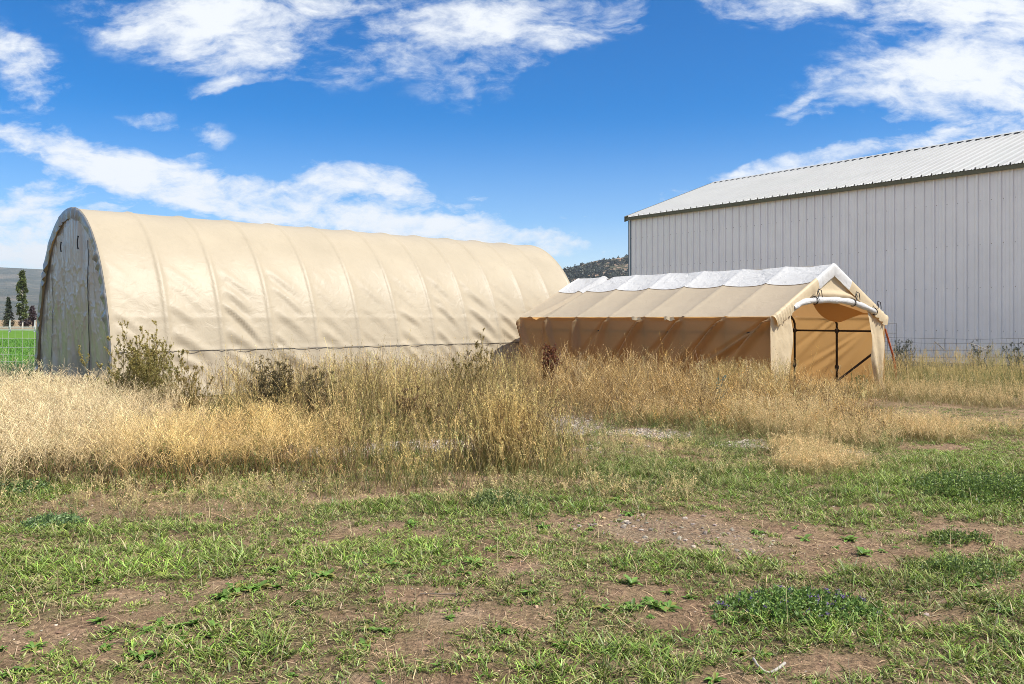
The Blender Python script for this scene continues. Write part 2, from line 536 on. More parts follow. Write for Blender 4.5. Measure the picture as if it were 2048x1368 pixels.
def ground_material():
    m, nt, out = new_mat('ground_soil')
    L = nt.links.new
    geo = N(nt, 'ShaderNodeNewGeometry')
    z = N(nt, 'ShaderNodeAttribute', attribute_name='Col')
    sp = N(nt, 'ShaderNodeSeparateColor'); L(z.outputs['Color'], sp.inputs[0])

    def noise(s, d=6, r=0.6, dist=0.0):
        n = N(nt, 'ShaderNodeTexNoise', i_Scale=s, i_Detail=float(d), i_Roughness=r, i_Distortion=dist)
        L(geo.outputs['Position'], n.inputs['Vector'])
        return n.outputs[0]

    def mixc(f, a, b):
        n = N(nt, 'ShaderNodeMix', data_type='RGBA')
        L(f, n.inputs['Factor']) if not isinstance(f, float) else setattr(n.inputs['Factor'], 'default_value', f)
        for s, v in (('A', a), ('B', b)):
            if isinstance(v, tuple): n.inputs[s].default_value = (*v, 1)
            else: L(v, n.inputs[s])
        return n.outputs['Result']
    soil = ramp(nt, noise(1.6, 8, .65), [(0.3, (0.21, 0.125, 0.074)), (0.55, (0.39, 0.255, 0.16)), (0.75, (0.53, 0.385, 0.265))])
    fine = ramp(nt, noise(34, 5, .7), [(0.36, (0.25, 0.25, 0.25)), (0.62, (1.35, 1.35, 1.35))])
    mm = N(nt, 'ShaderNodeMix', data_type='RGBA', blend_type='MULTIPLY'); mm.inputs['Factor'].default_value = 0.8
    L(soil, mm.inputs['A']); L(fine, mm.inputs['B'])
    soil = mm.outputs['Result']
    # dead grass felt, in streaks
    st = ramp(nt, noise(60, 4, .6, 2.5), [(0.38, (0.13, 0.085, 0.04)), (0.62, (0.46, 0.34, 0.19))])
    sf = ramp(nt, noise(3.3, 6, .7), [(0.42, (0, 0, 0)), (0.62, (0.7, 0.7, 0.7))])
    straw = math_node(nt, 'MAXIMUM', sp.outputs[2], sf)
    c = mixc(straw, soil, st)
    # gravel
    vo = N(nt, 'ShaderNodeTexVoronoi', i_Scale=42.0); L(geo.outputs['Position'], vo.inputs['Vector'])
    gsep = N(nt, 'ShaderNodeSeparateColor'); L(vo.outputs['Color'], gsep.inputs[0])
    gc = ramp(nt, gsep.outputs[0], [(0.0, (0.26, 0.21, 0.17)), (0.5, (0.42, 0.35, 0.28)), (1.0, (0.60, 0.53, 0.45))])
    c = mixc(math_node(nt, 'POWER', sp.outputs[0], 1.4), c, gc)
    # short green felt, its colour darkened for the shade between blades
    gr = ramp(nt, noise(22, 5, .7), [(0.35, (0.025, 0.04, 0.010)), (0.65, (0.11, 0.14, 0.04))])
    gf = math_node(nt, 'MULTIPLY', sp.outputs[1], ramp(nt, noise(9, 5, .7), [(0.35, (0.0, 0.0, 0.0)), (0.7, (0.75, 0.75, 0.75))]))
    c = mixc(gf, c, gr)
    b = N(nt, 'ShaderNodeBsdfPrincipled')
    b.inputs['Roughness'].default_value = 0.95
    b.inputs['Specular IOR Level'].default_value = 0.15
    L(c, b.inputs['Base Color'])
    bp = N(nt, 'ShaderNodeBump', i_Strength=1.0, i_Distance=0.05)
    h = math_node(nt, 'ADD', noise(30, 6, .7), math_node(nt, 'MULTIPLY', vo.outputs['Distance'], sp.outputs[0]))
    L(h, bp.inputs['Height'])
    L(bp.outputs[0], b.inputs['Normal'])
    L(b.outputs[0], out.inputs[0])
    return m


def axis_lines(lo, hi, step, grow, far):
    mid = np.arange(lo, hi + 1e-6, step)
    up = []; p = hi; s = step
    while p < far:
        s *= grow; p += s; up.append(p)
    dn = []; p = lo; s = step
    while p > -far:
        s *= grow; p -= s; dn.append(p)
    return np.concatenate([dn[::-1], mid, up])


def build_ground():
    xs = axis_lines(-6.5, 6.5, 0.055, 1.06, 5600)
    ys = axis_lines(2.3, 9.0, 0.055, 1.06, 5600)
    X, Y = np.meshgrid(xs, ys, indexing='ij')
    Z = gh(X, Y)
    near = (1 - sstep(14, 22, np.abs(X))) * (1 - sstep(18, 26, Y)) * sstep(-6, 0, Y)
    g = gravel_mask(X, Y) * near
    gr = np.clip(lawn_density(X, Y) * near + (1 - near) * 0.25, 0, 1)
    st = straw_mask(X, Y) * near * 0.8 + (1 - near) * .75
    mb = MB()
    mb.grid(np.stack([X, Y, Z], -1), col=np.stack([g, gr, st], -1).reshape(-1, 3))
    tag(mb.build('ground', ground_material(), colors=True, smooth=True), kind='structure')


build_ground()


def field_material():
    m, nt, out = new_mat('field_green')
    L = nt.links.new
    geo = N(nt, 'ShaderNodeNewGeometry')
    n = N(nt, 'ShaderNodeTexNoise', i_Scale=1.4, i_Detail=8.0, i_Roughness=0.75)
    L(geo.outputs['Position'], n.inputs['Vector'])
    n2 = N(nt, 'ShaderNodeTexNoise', i_Scale=0.05, i_Detail=3.0)
    L(geo.outputs['Position'], n2.inputs['Vector'])
    c1 = ramp(nt, n.outputs[0], [(0.3, (0.055, 0.125, 0.025)), (0.7, (0.14, 0.26, 0.055))])
    c2 = ramp(nt, n2.outputs[0], [(0.35, (0.9, 0.95, 0.9)), (0.65, (1.2, 1.1, 0.9))])
    mm = N(nt, 'ShaderNodeMix', data_type='RGBA', blend_type='MULTIPLY'); mm.inputs['Factor'].default_value = 1.0
    L(c1, mm.inputs['A']); L(c2, mm.inputs['B'])
    b = N(nt, 'ShaderNodeBsdfDiffuse')
    L(mm.outputs['Result'], b.inputs[0])
    L(b.outputs[0], out.inputs[0])
    return m


def build_field():
    xs = np.linspace(-150, -8, 60); ys = np.linspace(24.5, 118, 50)
    X, Y = np.meshgrid(xs, ys, indexing='ij')
    Y = Y + (fbm(X * 0.3, Y * 0, 5, 3) - 0.5) * np.where(Y < 40, 2.0, 0.3)
    mb = MB()
    mb.grid(np.stack([X, Y, gh(X, Y) + 0.02], -1))
    tag(mb.build('field', field_material(), smooth=True), kind='structure')


build_field()


def hill_material(name, stops, scale, bumpd, rock=None):
    m, nt, out = new_mat(name)
    L = nt.links.new
    geo = N(nt, 'ShaderNodeNewGeometry')
    n = N(nt, 'ShaderNodeTexNoise', i_Scale=scale, i_Detail=10.0, i_Roughness=0.7, i_Distortion=0.4)
    L(geo.outputs['Position'], n.inputs['Vector'])
    c = ramp(nt, n.outputs[0], stops)
    if rock:
        n2 = N(nt, 'ShaderNodeTexNoise', i_Scale=rock[0], i_Detail=5.0, i_Roughness=0.7)
        L(geo.outputs['Position'], n2.inputs['Vector'])
        f = ramp(nt, n2.outputs[0], [(rock[1], (0, 0, 0)), (rock[1] + 0.07, (1, 1, 1))])
        mm = N(nt, 'ShaderNodeMix', data_type='RGBA')
        L(f, mm.inputs['Factor']); L(c, mm.inputs['A']); mm.inputs['B'].default_value = (*rock[2], 1)
        c = mm.outputs['Result']
    b = N(nt, 'ShaderNodeBsdfDiffuse')
    L(c, b.inputs[0])
    bp = N(nt, 'ShaderNodeBump', i_Strength=1.0, i_Distance=bumpd)
    L(n.outputs[0], bp.inputs['Height']); L(bp.outputs[0], b.inputs['Normal'])
    L(b.outputs[0], out.inputs[0])
    return m


def build_hills():
    # far range on the left, about 4 km off
    az = np.radians(np.linspace(-75, 40, 260)); r = np.linspace(2300, 5200, 90)
    A, D = np.meshgrid(az, r, indexing='ij')
    X = np.sin(A) * D; Y = np.cos(A) * D
    t = np.clip((D - 2300) / 1900, 0, 1)
    prof = 225 + 30 * (fbm(np.degrees(A) * 0.12 + 4, A * 0, 8, 3) - 0.5)
    gul = np.abs(fbm(np.degrees(A) * 0.55, D * 0.0006, 21, 5) - 0.5) * 2
    H = prof * (t ** 0.85) * (1 - 0.30 * (1 - gul) * np.sin(np.pi * t)) + 26 * (fbm(X * .004, Y * .004, 31, 5) - .5) * np.sin(np.pi * t * .98) * t
    fall = 1 - sstep(4, 30, np.degrees(A))
    H = H * (0.25 + 0.75 * fall) - 3
    mb = MB(); mb.grid(np.stack([X, Y, H], -1))
    mat = hill_material('far_hill_scrub', [(0.30, (0.050, 0.068, 0.055)), (0.46, (0.10, 0.11, 0.085)), (0.6, (0.19, 0.17, 0.13)), (0.75, (0.32, 0.23, 0.17))], 0.006, 60.0)
    tag(mb.build('hills', mat, smooth=True), kind='structure')
    # nearer rocky hill on the right, about 1.2 km off
    az = np.radians(np.linspace(-8, 48, 200)); r = np.linspace(850, 1700, 90)
    A, D = np.meshgrid(az, r, indexing='ij')
    X = np.sin(A) * D; Y = np.cos(A) * D
    dg = np.degrees(A)
    crest = np.interp(dg, [-8, -2, 0, 2, 3.4, 4.6, 6, 7.9, 11, 18, 28, 48], [0, 14, 36, 58, 70, 79.5, 87, 91.5, 101, 118, 112, 30])
    crest = crest * 1.06 + 4 * (fbm(dg * 1.1, dg * 0, 14, 3) - .5)
    t = np.clip((D - 850) / 400, 0, 1)
    back = 1 - 0.5 * sstep(1250, 1700, D)
    H = crest * (t ** 0.9) * back + 16 * (fbm(X * .012, Y * .012, 33, 5) - .5) * np.sin(np.pi * t * .97) - 2
    mb = MB(); mb.grid(np.stack([X, Y, H], -1))
    mat = hill_material('rocky_hill_ground', [(0.35, (0.045, 0.055, 0.035)), (0.55, (0.10, 0.10, 0.065)), (0.72, (0.20, 0.165, 0.12))], 0.03, 14.0,
                        rock=(0.055, 0.50, (0.42, 0.29, 0.21)))
    tag(mb.build('hills', mat, smooth=True), kind='structure')
    # scrub on it: low dark clumps, many faces each
    n = 15000
    ia = rng.random(n); idd = rng.random(n) ** 1.2
    aa = np.radians(-3 + 28 * ia); dd = 900 + 440 * idd
    x = np.sin(aa) * dd; y = np.cos(aa) * dd
    keep = fbm(x * .02, y * .02, 61, 4) > 0.49
    aa, dd = aa[keep], dd[keep]; x, y = x[keep], y[keep]
    gi = (np.degrees(aa) + 8) / 56 * 199; gj = (dd - 850) / 850 * 89
    i0 = np.floor(gi).astype(int); j0 = np.floor(gj).astype(int); fi = gi - i0; fj = gj - j0
    z = (H[i0, j0] * (1 - fi) + H[i0 + 1, j0] * fi) * (1 - fj) + (H[i0, j0 + 1] * (1 - fi) + H[i0 + 1, j0 + 1] * fi) * fj
    n = len(x)
    size = rng.uniform(0.8, 2.3, n) * np.where(rng.random(n) < 0.12, 1.6, 1.0)
    K = 9
    ctr = np.stack([x, y, z], -1)[:, None] + rng.normal(0, 1, (n, K, 3)) * size[:, None, None] * np.array([.55, .55, .5]) + np.array([0, 0, .6]) * size[:, None, None]
    q = rng.normal(0, 1, (n, K, 4, 3)) * size[:, None, None, None] * 0.55
    V = (ctr[:, :, None] + q).reshape(-1, 3)
    F = np.arange(len(V)).reshape(-1, 4)
    base = np.array([0.026, 0.036, 0.024]) * rng.uniform(0.6, 1.5, (n, 1)) + rng.uniform(0, .02, (n, 1)) * np.array([1, .8, .4])
    mb = MB(); mb.add(V, F, np.repeat(base, K * 4, 0))
    tag(mb.build('hillside_scrub', M['leaf'], colors=True), kind='stuff')


build_hills()


# ------------------------------------------------------------------ hoop shelter
HO = np.array([-9.1294, 17.2223]); HTH = 0.7442
HA = np.array([math.cos(HTH), math.sin(HTH)]); HU = np.array([HA[1], -HA[0]])
HW, HH, HN, HS, HB = 2.7035, 3.7904, 2.079, 1.0683, 12
HLEN = HS * HB


def arch(theta, a=HW, b=HH, n=HN):
    c, s = np.cos(theta), np.sin(theta)
    return a * np.sign(c) * np.abs(c) ** (2 / n), b * np.abs(s) ** (2 / n)


def arch_even(k, a=HW, b=HH):
    th = np.linspace(0, np.pi, 4000)
    u, v = arch(th, a, b)
    s = np.concatenate([[0], np.cumsum(np.hypot(np.diff(u), np.diff(v)))])
    si = np.linspace(0, s[-1], k)
    return np.interp(si, s, u), np.interp(si, s, v), si


def build_hoop():
    # local frame: x runs along the shelter, -y is the long side that faces the camera
    root = empty('hoop_shelter', (HO[0], HO[1], 0), HTH)
    tag(root, 'large tan fabric hoop shelter with rounded top and grey zipped end panel', 'shelter')
    nt_, ns_ = HB * 22 + 1, 190
    u, v, s = arch_even(ns_)                        # u>0 : camera side, s from camera-side ground up and over
    du = np.gradient(u, s); dv = np.gradient(v, s)
    nu, nv = dv, -du                                # outward normal
    T = np.linspace(0, HLEN, nt_)
    TT, SS = np.meshgrid(T, s, indexing='ij')
    VV = np.broadcast_to(v, TT.shape)
    bay = (TT / HS) % 1.0
    near_side = 1 - sstep(4.6, 5.4, SS)
    d = -0.042 * np.sin(np.pi * bay) ** 0.5 * (0.35 + 0.65 * (1 - sstep(2.6, 4.4, SS)))
    rib = np.minimum(bay, 1 - bay) * HS
    d += 0.018 * np.exp(-(rib / 0.026) ** 2)
    d += 0.012 * (fbm(TT * 1.6, SS * 1.1, 5, 4) - .5)
    # drag folds falling away from each hoop towards the ground
    r = np.random.default_rng(3)
    strength = [.45, .8, 1.25, 1.0, .55, .5, .8, 1.2, 1.25, .9, .6, .6]
    for b in range(HB):
        ang = r.uniform(R(34), R(46))
        for k in range(6):
            t0 = b * HS + r.uniform(-0.05, 0.10) * HS
            s0 = 0.55 + k * .45 + r.uniform(-.12, .12)
            a_ = ang + r.uniform(-.12, .12)
            ln = r.uniform(0.9, 1.5)
            wd = r.uniform(0.055, 0.10)
            amp = r.uniform(0.028, 0.058) * strength[b] * (1.0 if k < 4 else 0.5)
            ca, sa = math.cos(a_), -math.sin(a_)
            al = (TT - t0) * ca + (SS - s0) * sa
            pe = -(TT - t0) * sa + (SS - s0) * ca + 0.04 * np.sin(al * 2.6 + k) + .05 * al * al
            f = np.exp(-(pe / wd) ** 2) - 0.6 * np.exp(-((pe + wd * 1.8) / (wd * 1.2)) ** 2)
            d += amp * f * sstep(0, 0.35, al) * (1 - sstep(ln * 0.5, ln, al)) * sstep(0, .16, rib) * ((TT >= b * HS) & (TT <= (b + 1) * HS))
        for k in range(5):
            t0 = (b + r.uniform(.1, .8)) * HS; s0 = r.uniform(1.2, 3.2); a_ = r.uniform(R(10), R(60)); ln = r.uniform(.15, .4); wd = r.uniform(.012, .022)
            ca, sa = math.cos(a_), -math.sin(a_)
            al = (TT - t0) * ca + (SS - s0) * sa; pe = -(TT - t0) * sa + (SS - s0) * ca + .12 * al * al
            d += r.uniform(.004, .009) * np.exp(-(pe / wd) ** 2) * sstep(0, .1, al) * (1 - sstep(ln * .5, ln, al))
    # sewn horizontal bands
    for h0, w in ((1.53, 0.055), (0.90, 0.06)):
        i0 = np.interp(h0, v[:ns_ // 2], s[:ns_ // 2])
        d += 0.008 * (1 - sstep(w * .8, w, np.abs(SS - i0))) * near_side
        d -= 0.008 * np.exp(-((SS - i0 - w * 1.15) / 0.018) ** 2) * near_side
        d += 0.006 * (vnoise(TT * 5, SS * 9, 4) - .5) * np.exp(-((SS - i0) / .12) ** 2)
    # loose foot of the sheet, kicked outwards in scallops
    low = np.exp(-SS / 0.22) + np.exp(-(s[-1] - SS) / 0.22)
    d += low * (0.015 + 0.06 * np.sin(np.pi * bay) * vnoise(TT * 2.3, SS * 0, 6) + 0.03 * (vnoise(TT * 6, SS * 3, 2) - .5))
    P = np.stack([TT, -(u + nu * d), v + nv * d], -1)
    mb = MB(); mb.grid(P)
    cover = mb.build('fabric_cover', M['tan'], root, smooth=True)
    # hem that wraps round onto the end: outer roll + inward lip, gathered
    k = 220
    u2, v2, s2 = arch_even(k)
    du2 = np.gradient(u2, s2); dv2 = np.gradient(v2, s2)
    prof = [(0.0, 0.010), (-0.012, 0.008), (-0.022, -0.01), (-0.022, -0.06), (-0.018, -0.11), (-0.012, -0.16), (-0.008, -0.20)]
    rows = []
    for j, (ox, on) in enumerate(prof):
        g = j / 6.0
        wob = g * (0.035 * np.sin(s2 * 19 + 7 * vnoise(s2 * 2, s2 * 0, 3)) * sstep(.25, .8, vnoise(s2 * 1.7, s2 * 0, 5)) + 0.03 * (vnoise(s2 * 5, s2 * 0 + j * .3, 8) - .5))
        onv = on * (0.85 + 0.3 * vnoise(s2 * 1.2, s2 * 0, 12)) if j else np.full(k, on)
        rows.append(np.stack([np.full(k, ox) - np.abs(wob) * .6 + wob, -(u2 + dv2 * (onv + wob * .3)), np.maximum(v2 - du2 * (onv + wob * .3), 0.0)], -1))
    mb = MB(); mb.grid(np.stack(rows, 0))
    mb.build('hem', M['lip'], root, smooth=True)
    # end panels: front one seen, back one plain
    def panel(xoff, seed, sgn):
        a_, b_ = HW - 0.10, HH - 0.10
        nu_, nv_ = 170, 170
        q = np.linspace(-1, 1, nu_)[:, None]; hgt = np.linspace(0, 1, nv_)[None, :]
        VZ = hgt * b_ * np.ones_like(q)
        wid = a_ * np.clip(1 - (VZ / b_ * .9999) ** HN, 0, 1) ** (1 / HN)
        UU = q * wid
        dd = 0.0
        dd = dd + 0.15 * (fbm(UU * 2.0 + .25 * VZ + seed, VZ * 0.5, seed, 3) - .5)
        dd = dd + 0.024 * (fbm(UU * 4.2 - .8 * VZ, VZ * 1.7 + .6 * UU, seed + 3, 3) - .5) * (.5 + .8 * np.exp(-((VZ - 1.8) / .8) ** 2))
        dd = dd + 0.020 * (fbm(UU * 12 + seed, VZ * 0.6, seed + 5, 2) - .5) * sstep(1.2, 2.6, VZ)
        for q_, (fx_, fz_, tilt) in enumerate(((3.0, 2.0, 1.2), (2.2, 3.1, -1.0), (4.5, 1.2, .5))):
            cr = np.abs(fbm(UU * fx_ + tilt * VZ, VZ * fz_ - tilt * .6 * UU, seed + 9 + q_, 3) - .5)
            dd = dd + 0.007 * (0.05 - np.minimum(cr, 0.05)) / 0.05 * (.35 + .65 * np.exp(-((VZ - 1.9) / 0.8) ** 2))
        dd = dd + 0.08 * np.sin(UU * 9 + 3 * fbm(VZ * 2, UU, 4, 2)) * np.exp(-VZ / .35) * .5
        rim = sstep(0.0, 0.18, wid - np.abs(UU)) * sstep(0, 0.12, b_ - VZ)
        Pn = np.stack([xoff + sgn * dd * rim - sgn * 0.02, -UU, VZ], -1)
        return Pn
    Pf = panel(0.03, 7, -1)
    mb = MB(); mb.grid(Pf)
    endp = mb.build('end_panel', M['panel'], root, smooth=True)
    # zippers run up the panel
    for uz, z1 in ((1.18, 3.05), (-1.42, 2.7)):
        zz = np.linspace(0.02, z1, 40)
        xs = []
        for zc in zz:
            j = int(round(zc / (HH - .10) * 169))
            i = int(np.argmin(np.abs(-Pf[:, j, 1] - uz)))
            xs.append(Pf[i, j, 0])
        xs = np.array(xs) - 0.012
        mb = MB()
        mb.tube(np.stack([xs, np.full(40, -uz) + 0.01 * np.sin(zz * 3), zz], -1), 0.0075 if uz > 0 else 0.004, 6)
        mb.build('zipper', M['zip'], endp, smooth=True)
    for uz, z0, z1 in ((-0.42, 2.92, 3.12), (0.78, 2.90, 3.16)):
        mb = MB()
        zz = np.linspace(z0, z1, 9)
        mb.tube(np.stack([np.full(9, -0.05) - .01 * np.sin(np.linspace(0, 3, 9)), -uz + .012 * np.sin(np.linspace(0, 5, 9)), zz], -1), np.r_[.018, np.full(7, .011), .02], 6)
        mb.build('tie_strap', M['black'], endp, smooth=True)
    Pb = panel(HLEN - 0.02, 23, 1)
    mb = MB(); mb.grid(Pb, flip=True)
    mb.build('end_panel', M['panel'], root, smooth=True)
    # tension cable along the camera side
    h0 = 0.885
    jrow = int(np.argmin(np.abs(v[:ns_ // 2] - h0)))
    cab = P[2:-2, jrow].copy()
    cab[:, 1] = np.minimum(cab[:, 1], np.convolve(np.pad(cab[:, 1], 12, mode='edge'), np.ones(25) / 25, 'valid')) - .009
    cab[:, 2] = h0 + .003 * np.sin(cab[:, 0] * 1.1)
    mb = MB()
    mb.tube(cab[::2], 0.0055, 5)
    mb.build('tension_cable', M['zip'], root, smooth=True)
    # steel hoops inside
    for b in range(HB + 1):
        th = np.linspace(0, np.pi, 40)
        ua, va = arch(th, HW - .085, HH - .085)
        mb = MB(); mb.tube(np.stack([np.full(40, min(max(b * HS, .09), HLEN - .09)), -ua, va], -1), 0.022, 6)
        mb.build('hoop_rib', M['frame'], root, smooth=True)
    return root


build_hoop()


# ------------------------------------------------------------------ canopy tent
TO = np.array([4.8441, 15.4789]); TTH = 0.669
TD = np.array([math.cos(TTH), math.sin(TTH)]); TE = np.array([-TD[1], TD[0]])
TW, TL, TEH, TRH = 4.061, 7.4844, 1.551, 2.5935


def tent_front(px, py):
    """photo pixel -> (x across, z) on the tent's front plane"""
    r_ = np.array([(px - 1024) / FPX, 1.0]); zr = (HOR - py) / FPX
    t = (TO @ TE) / (r_ @ TE)
    p = r_ * t
    return float((p - TO) @ TD), float(CAMH + zr * t)


def build_tent():
    root = empty('canopy_tent', (TO[0], TO[1], 0), TTH)
    tag(root, 'smaller tan gabled canopy tent with white ridge strip and rolled up door', 'tent')
    NB = 7; bl = TL / NB
    hw = TW / 2
    slope = math.hypot(hw, TRH - TEH)
    nx, nz = (TRH - TEH) / slope, hw / slope

    def roof_point(y, q, side, lift=0.0):
        """q 0 at eave .. 1 at ridge"""
        bay = (y / bl) % 1.0
        sag = -0.055 * np.sin(np.pi * bay) ** 0.8 * np.sin(np.pi * np.clip(q * .93 + .05, 0, 1)) ** 0.8
        sag = sag - 0.012 * np.sin(np.pi * bay) * sstep(.5, 1, q)
        rb = np.minimum(bay, 1 - bay) * bl
        sag = sag + 0.012 * np.exp(-(rb / .03) ** 2)
        sag = sag + 0.016 * (fbm(y * 2.2, q * 3 + side * 7, 15, 4) - .5)
        # slack fold at the far end
        ff = (y - (TL - 0.62 - 0.55 * q)) / 0.09
        sag = sag - 0.06 * np.exp(-ff ** 2) + 0.035 * np.exp(-((ff - 2.2)) ** 2)
        sag = sag + lift
        xx = q * hw; zz = TEH + q * (TRH - TEH)
        x = xx - nx * sag; z = zz + nz * sag
        if side > 0:
            x = TW - x
        return np.stack([x, y * np.ones_like(z), z], -1)

    ny = NB * 20 + 1
    Y = np.linspace(0, TL, ny)[:, None]; Q = np.linspace(0, 1, 44)[None, :]
    YY, QQ = np.broadcast_arrays(Y, Q)
    for side in (-1, 1):
        mb = MB(); mb.grid(roof_point(YY, QQ, side), flip=(side > 0))
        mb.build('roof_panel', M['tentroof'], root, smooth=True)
    q0 = 0.645
    Q2 = np.linspace(q0, 1, 20)[None, :]
    mb = MB()
    YY2, QQ2 = np.broadcast_arrays(Y, Q2)
    for side in (-1, 1):
        lift = 0.012 + 0.014 * (vnoise(YY2 * 4, QQ2 * 5, 5) - .5) * sstep(0, .2, QQ2 - q0)
        mb.grid(roof_point(YY2, QQ2, side, lift), flip=(side > 0))
    mb.build('ridge_strip', M['whitetarp'], root, smooth=True)

    # side walls with drag folds that fan out below each frame
    r = np.random.default_rng(8)
    def wall(side):
        nyw, nzw = NB * 26 + 1, 60
        yv = np.linspace(0, TL, nyw)[:, None]; hv = np.linspace(0, 1, nzw)[None, :]
        YW, HV = np.broadcast_arrays(yv, hv)
        ZW = HV * TEH
        dn = TEH - ZW                                         # distance below the eave
        bay = (YW / bl) % 1.0
        d = -0.05 * np.sin(np.pi * bay) ** .8 * np.exp(-dn / .5) + 0.03 * np.sin(np.pi * HV)
        for b in range(NB + 1):
            for k in range(2 if b else 3):
                # folds fall forward (towards the open end) from the frames in front, backwards at the rear
                lean = np.interp(b, [0, 2, 4, 5.5, 7], [1.05, .9, .5, -.2, -.45]) + r.uniform(-.22, .22) + k * .2
                c = b * bl + lean * dn + .03 * np.sin(dn * 5 + k)
                wd = 0.035 + 0.075 * dn
                amp = r.uniform(.07, .12) * sstep(0, .12, dn) * (1 - .55 * sstep(.5, 1.5, dn))
                e_ = (YW - c) / wd
                d = d + amp * (np.exp(-e_ ** 2) - .6 * np.exp(-(e_ - 1.9) ** 2))
        d = d + 0.03 * (fbm(YW * 1.7, ZW * 1.3, 3, 4) - .5)
        if side > 0: d = d * .35
        d = d * (0.15 + 0.85 * sstep(0, .1, dn))
        # eave piping: sheet puckers over the rail
        d = d + 0.010 * np.exp(-((dn - 0.015) / .03) ** 2) * (1 + .8 * (vnoise(YW * 5, dn * 0, 2) - .5))
        d = d + 0.06 * np.exp(-ZW / .15) * vnoise(YW * 2.5, ZW * 0, 9)
        x = -d if side < 0 else TW + d
        return np.stack([x, YW, ZW], -1)
    for side in (-1, 1):
        mb = MB(); mb.grid(wall(side), flip=(side < 0))
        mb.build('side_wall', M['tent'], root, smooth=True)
    # torn eave flaps seen on the long side
    for y0 in (3.55, 2.62):
        mb = MB()
        q = np.linspace(0, 1, 8)
        top = np.stack([np.full(8, -0.045), y0 - q * .26, TEH + .0 + .012 * np.sin(q * 7)], -1)
        bot = top + np.stack([-.03 - .02 * np.sin(q * 5), -.05 - 0 * q, -.05 - .035 * vnoise(q * 6, q * 0, int(y0 * 7))], -1)
        mb.grid(np.stack([top, bot], 0))
        mb.build('torn_flap', M['tentfront'], root, smooth=True)
    # back wall with gable
    yb = TL
    qx = np.linspace(0, 1, 60)[:, None]; hv = np.linspace(0, 1, 50)[None, :]
    QX, HV = np.broadcast_arrays(qx, hv)
    top = TEH + (TRH - TEH) * (1 - np.abs(QX - .5) * 2)
    mb = MB(); mb.grid(np.stack([QX * TW, yb - 0.02 + .04 * (fbm(QX * 5, HV * 3, 6, 3) - .5), HV * (top - .02)], -1), flip=True)
    mb.build('back_wall', M['tent'], root, smooth=True)
    # frame
    def frame_at(y, name='frame_rib'):
        i = 0.07
        pts = [(i, y, 0), (i, y, TEH - .16), (i + .05, y, TEH - .07), (i + .16, y, TEH + .02), (hw, y, TRH - .09),
               (TW - i - .16, y, TEH + .02), (TW - i - .05, y, TEH - .07), (TW - i, y, TEH - .16), (TW - i, y, 0)]
        mb = MB(); mb.tube(pts, 0.026, 8)
        rb = mb.build(name, M['frame'], root, smooth=True)
        for x in (i, TW - i):
            for z in (1.24, 0.42):
                mb = MB()
                mb.tube([(x, y, z - .06), (x, y, z - .03), (x, y, z + .03), (x, y, z + .06)], [.02, .048, .048, .02], 8)
                mb.build('joint', M['frame'], rb, smooth=True)
    for b in range(NB + 1):
        frame_at(min(max(b * bl, .06), TL - .08))
    for x in (.07, TW - .07):
        mb = MB(); mb.tube([(x, .06, 1.24), (x, TL - .08, 1.24)], .022, 8)
        mb.build('side_rail', M['frame'], root, smooth=True)
    mb = MB(); mb.tube([(hw, .06, TRH - .09), (hw, TL - .08, TRH - .09)], .022, 8)
    mb.build('ridge_rail', M['frame'], root, smooth=True)
    mb = MB(); mb.tube([(TW - .09, bl - .03, .12), (TW - .09, .08, 0.86)], .026, 8)
    mb.build('brace', M['frame'], root, smooth=True)

    # ---- open front
    # hem band following the gable, white near the peak
    mb = MB()
    n = 90
    for side in (-1, 1):
        q = np.linspace(-0.02, 1.0, n)
        pr = [(0.03, 0.016), (0.0, 0.034), (-0.035, 0.03), (-0.05, -0.01), (-0.05, -0.08), (-0.04, -0.15), (-0.03, -0.20)]
        rows = []
        for j, (oy, on) in enumerate(pr):
            g = j / 6
            loose = sstep(.38, .02, q)
            wob = g * (0.012 * np.sin(q * 60 + side) * .4 + loose * 0.060 * np.sin(q * 80 + 1.2 * side + j * .35) + .012 * (vnoise(q * 14, q * 0, 4) - .5))
            xx = q * hw; zz = TEH + q * (TRH - TEH)
            onn = on
            x = xx - nx * onn - wob * .25; z = zz + nz * onn + wob * .35
            x = np.where(x > hw, hw, x)
            if side > 0: x = TW - x
            rows.append(np.stack([x, np.full(n, oy) - np.abs(wob) * .9, z], -1))
        P = np.stack(rows, 0)
        iw = int(n * 0.70)
        mb.grid(P[:, :iw + 1], mat=0, flip=(side > 0)); mb.grid(P[:, iw:], mat=1, flip=(side > 0))
    mb.build('gable_hem', [M['tentfront'], M['whitetarp']], root, smooth=True)
    # door leaves hanging at each side
    def leaf(outer, inner, name, seed):
        o_ = np.array([tent_front(*p) for p in outer]); i_ = np.array([tent_front(*p) for p in inner])
        k = 46
        def rs(a):
            s_ = np.concatenate([[0], np.cumsum(np.hypot(*np.diff(a, axis=0).T))]); s_ /= s_[-1]
            t_ = np.linspace(0, 1, k)
            return np.stack([np.interp(t_, s_, a[:, 0]), np.interp(t_, s_, a[:, 1])], -1)
        o_, i_ = rs(o_), rs(i_)
        m = 26
        w_ = np.linspace(0, 1, m)[:, None, None]
        P2 = o_[None] * (1 - w_) + i_[None] * w_
        W, H_ = np.meshgrid(np.linspace(0, 1, m), np.linspace(0, 1, k), indexing='ij')
        yy = 0.0 + .035 * np.sin(W * 9 + seed + 2 * H_) * (.3 + H_ * .7) + .05 * (fbm(W * 4 + seed, H_ * 5, seed, 3) - .5) - .03 * sstep(.8, 1, W) * np.sin(H_ * 6)
        P = np.stack([P2[..., 0], yy, np.maximum(P2[..., 1], 0.0)], -1)
        mb = MB(); mb.grid(P)
        mb.build(name, M['tentfront'], root, smooth=True)
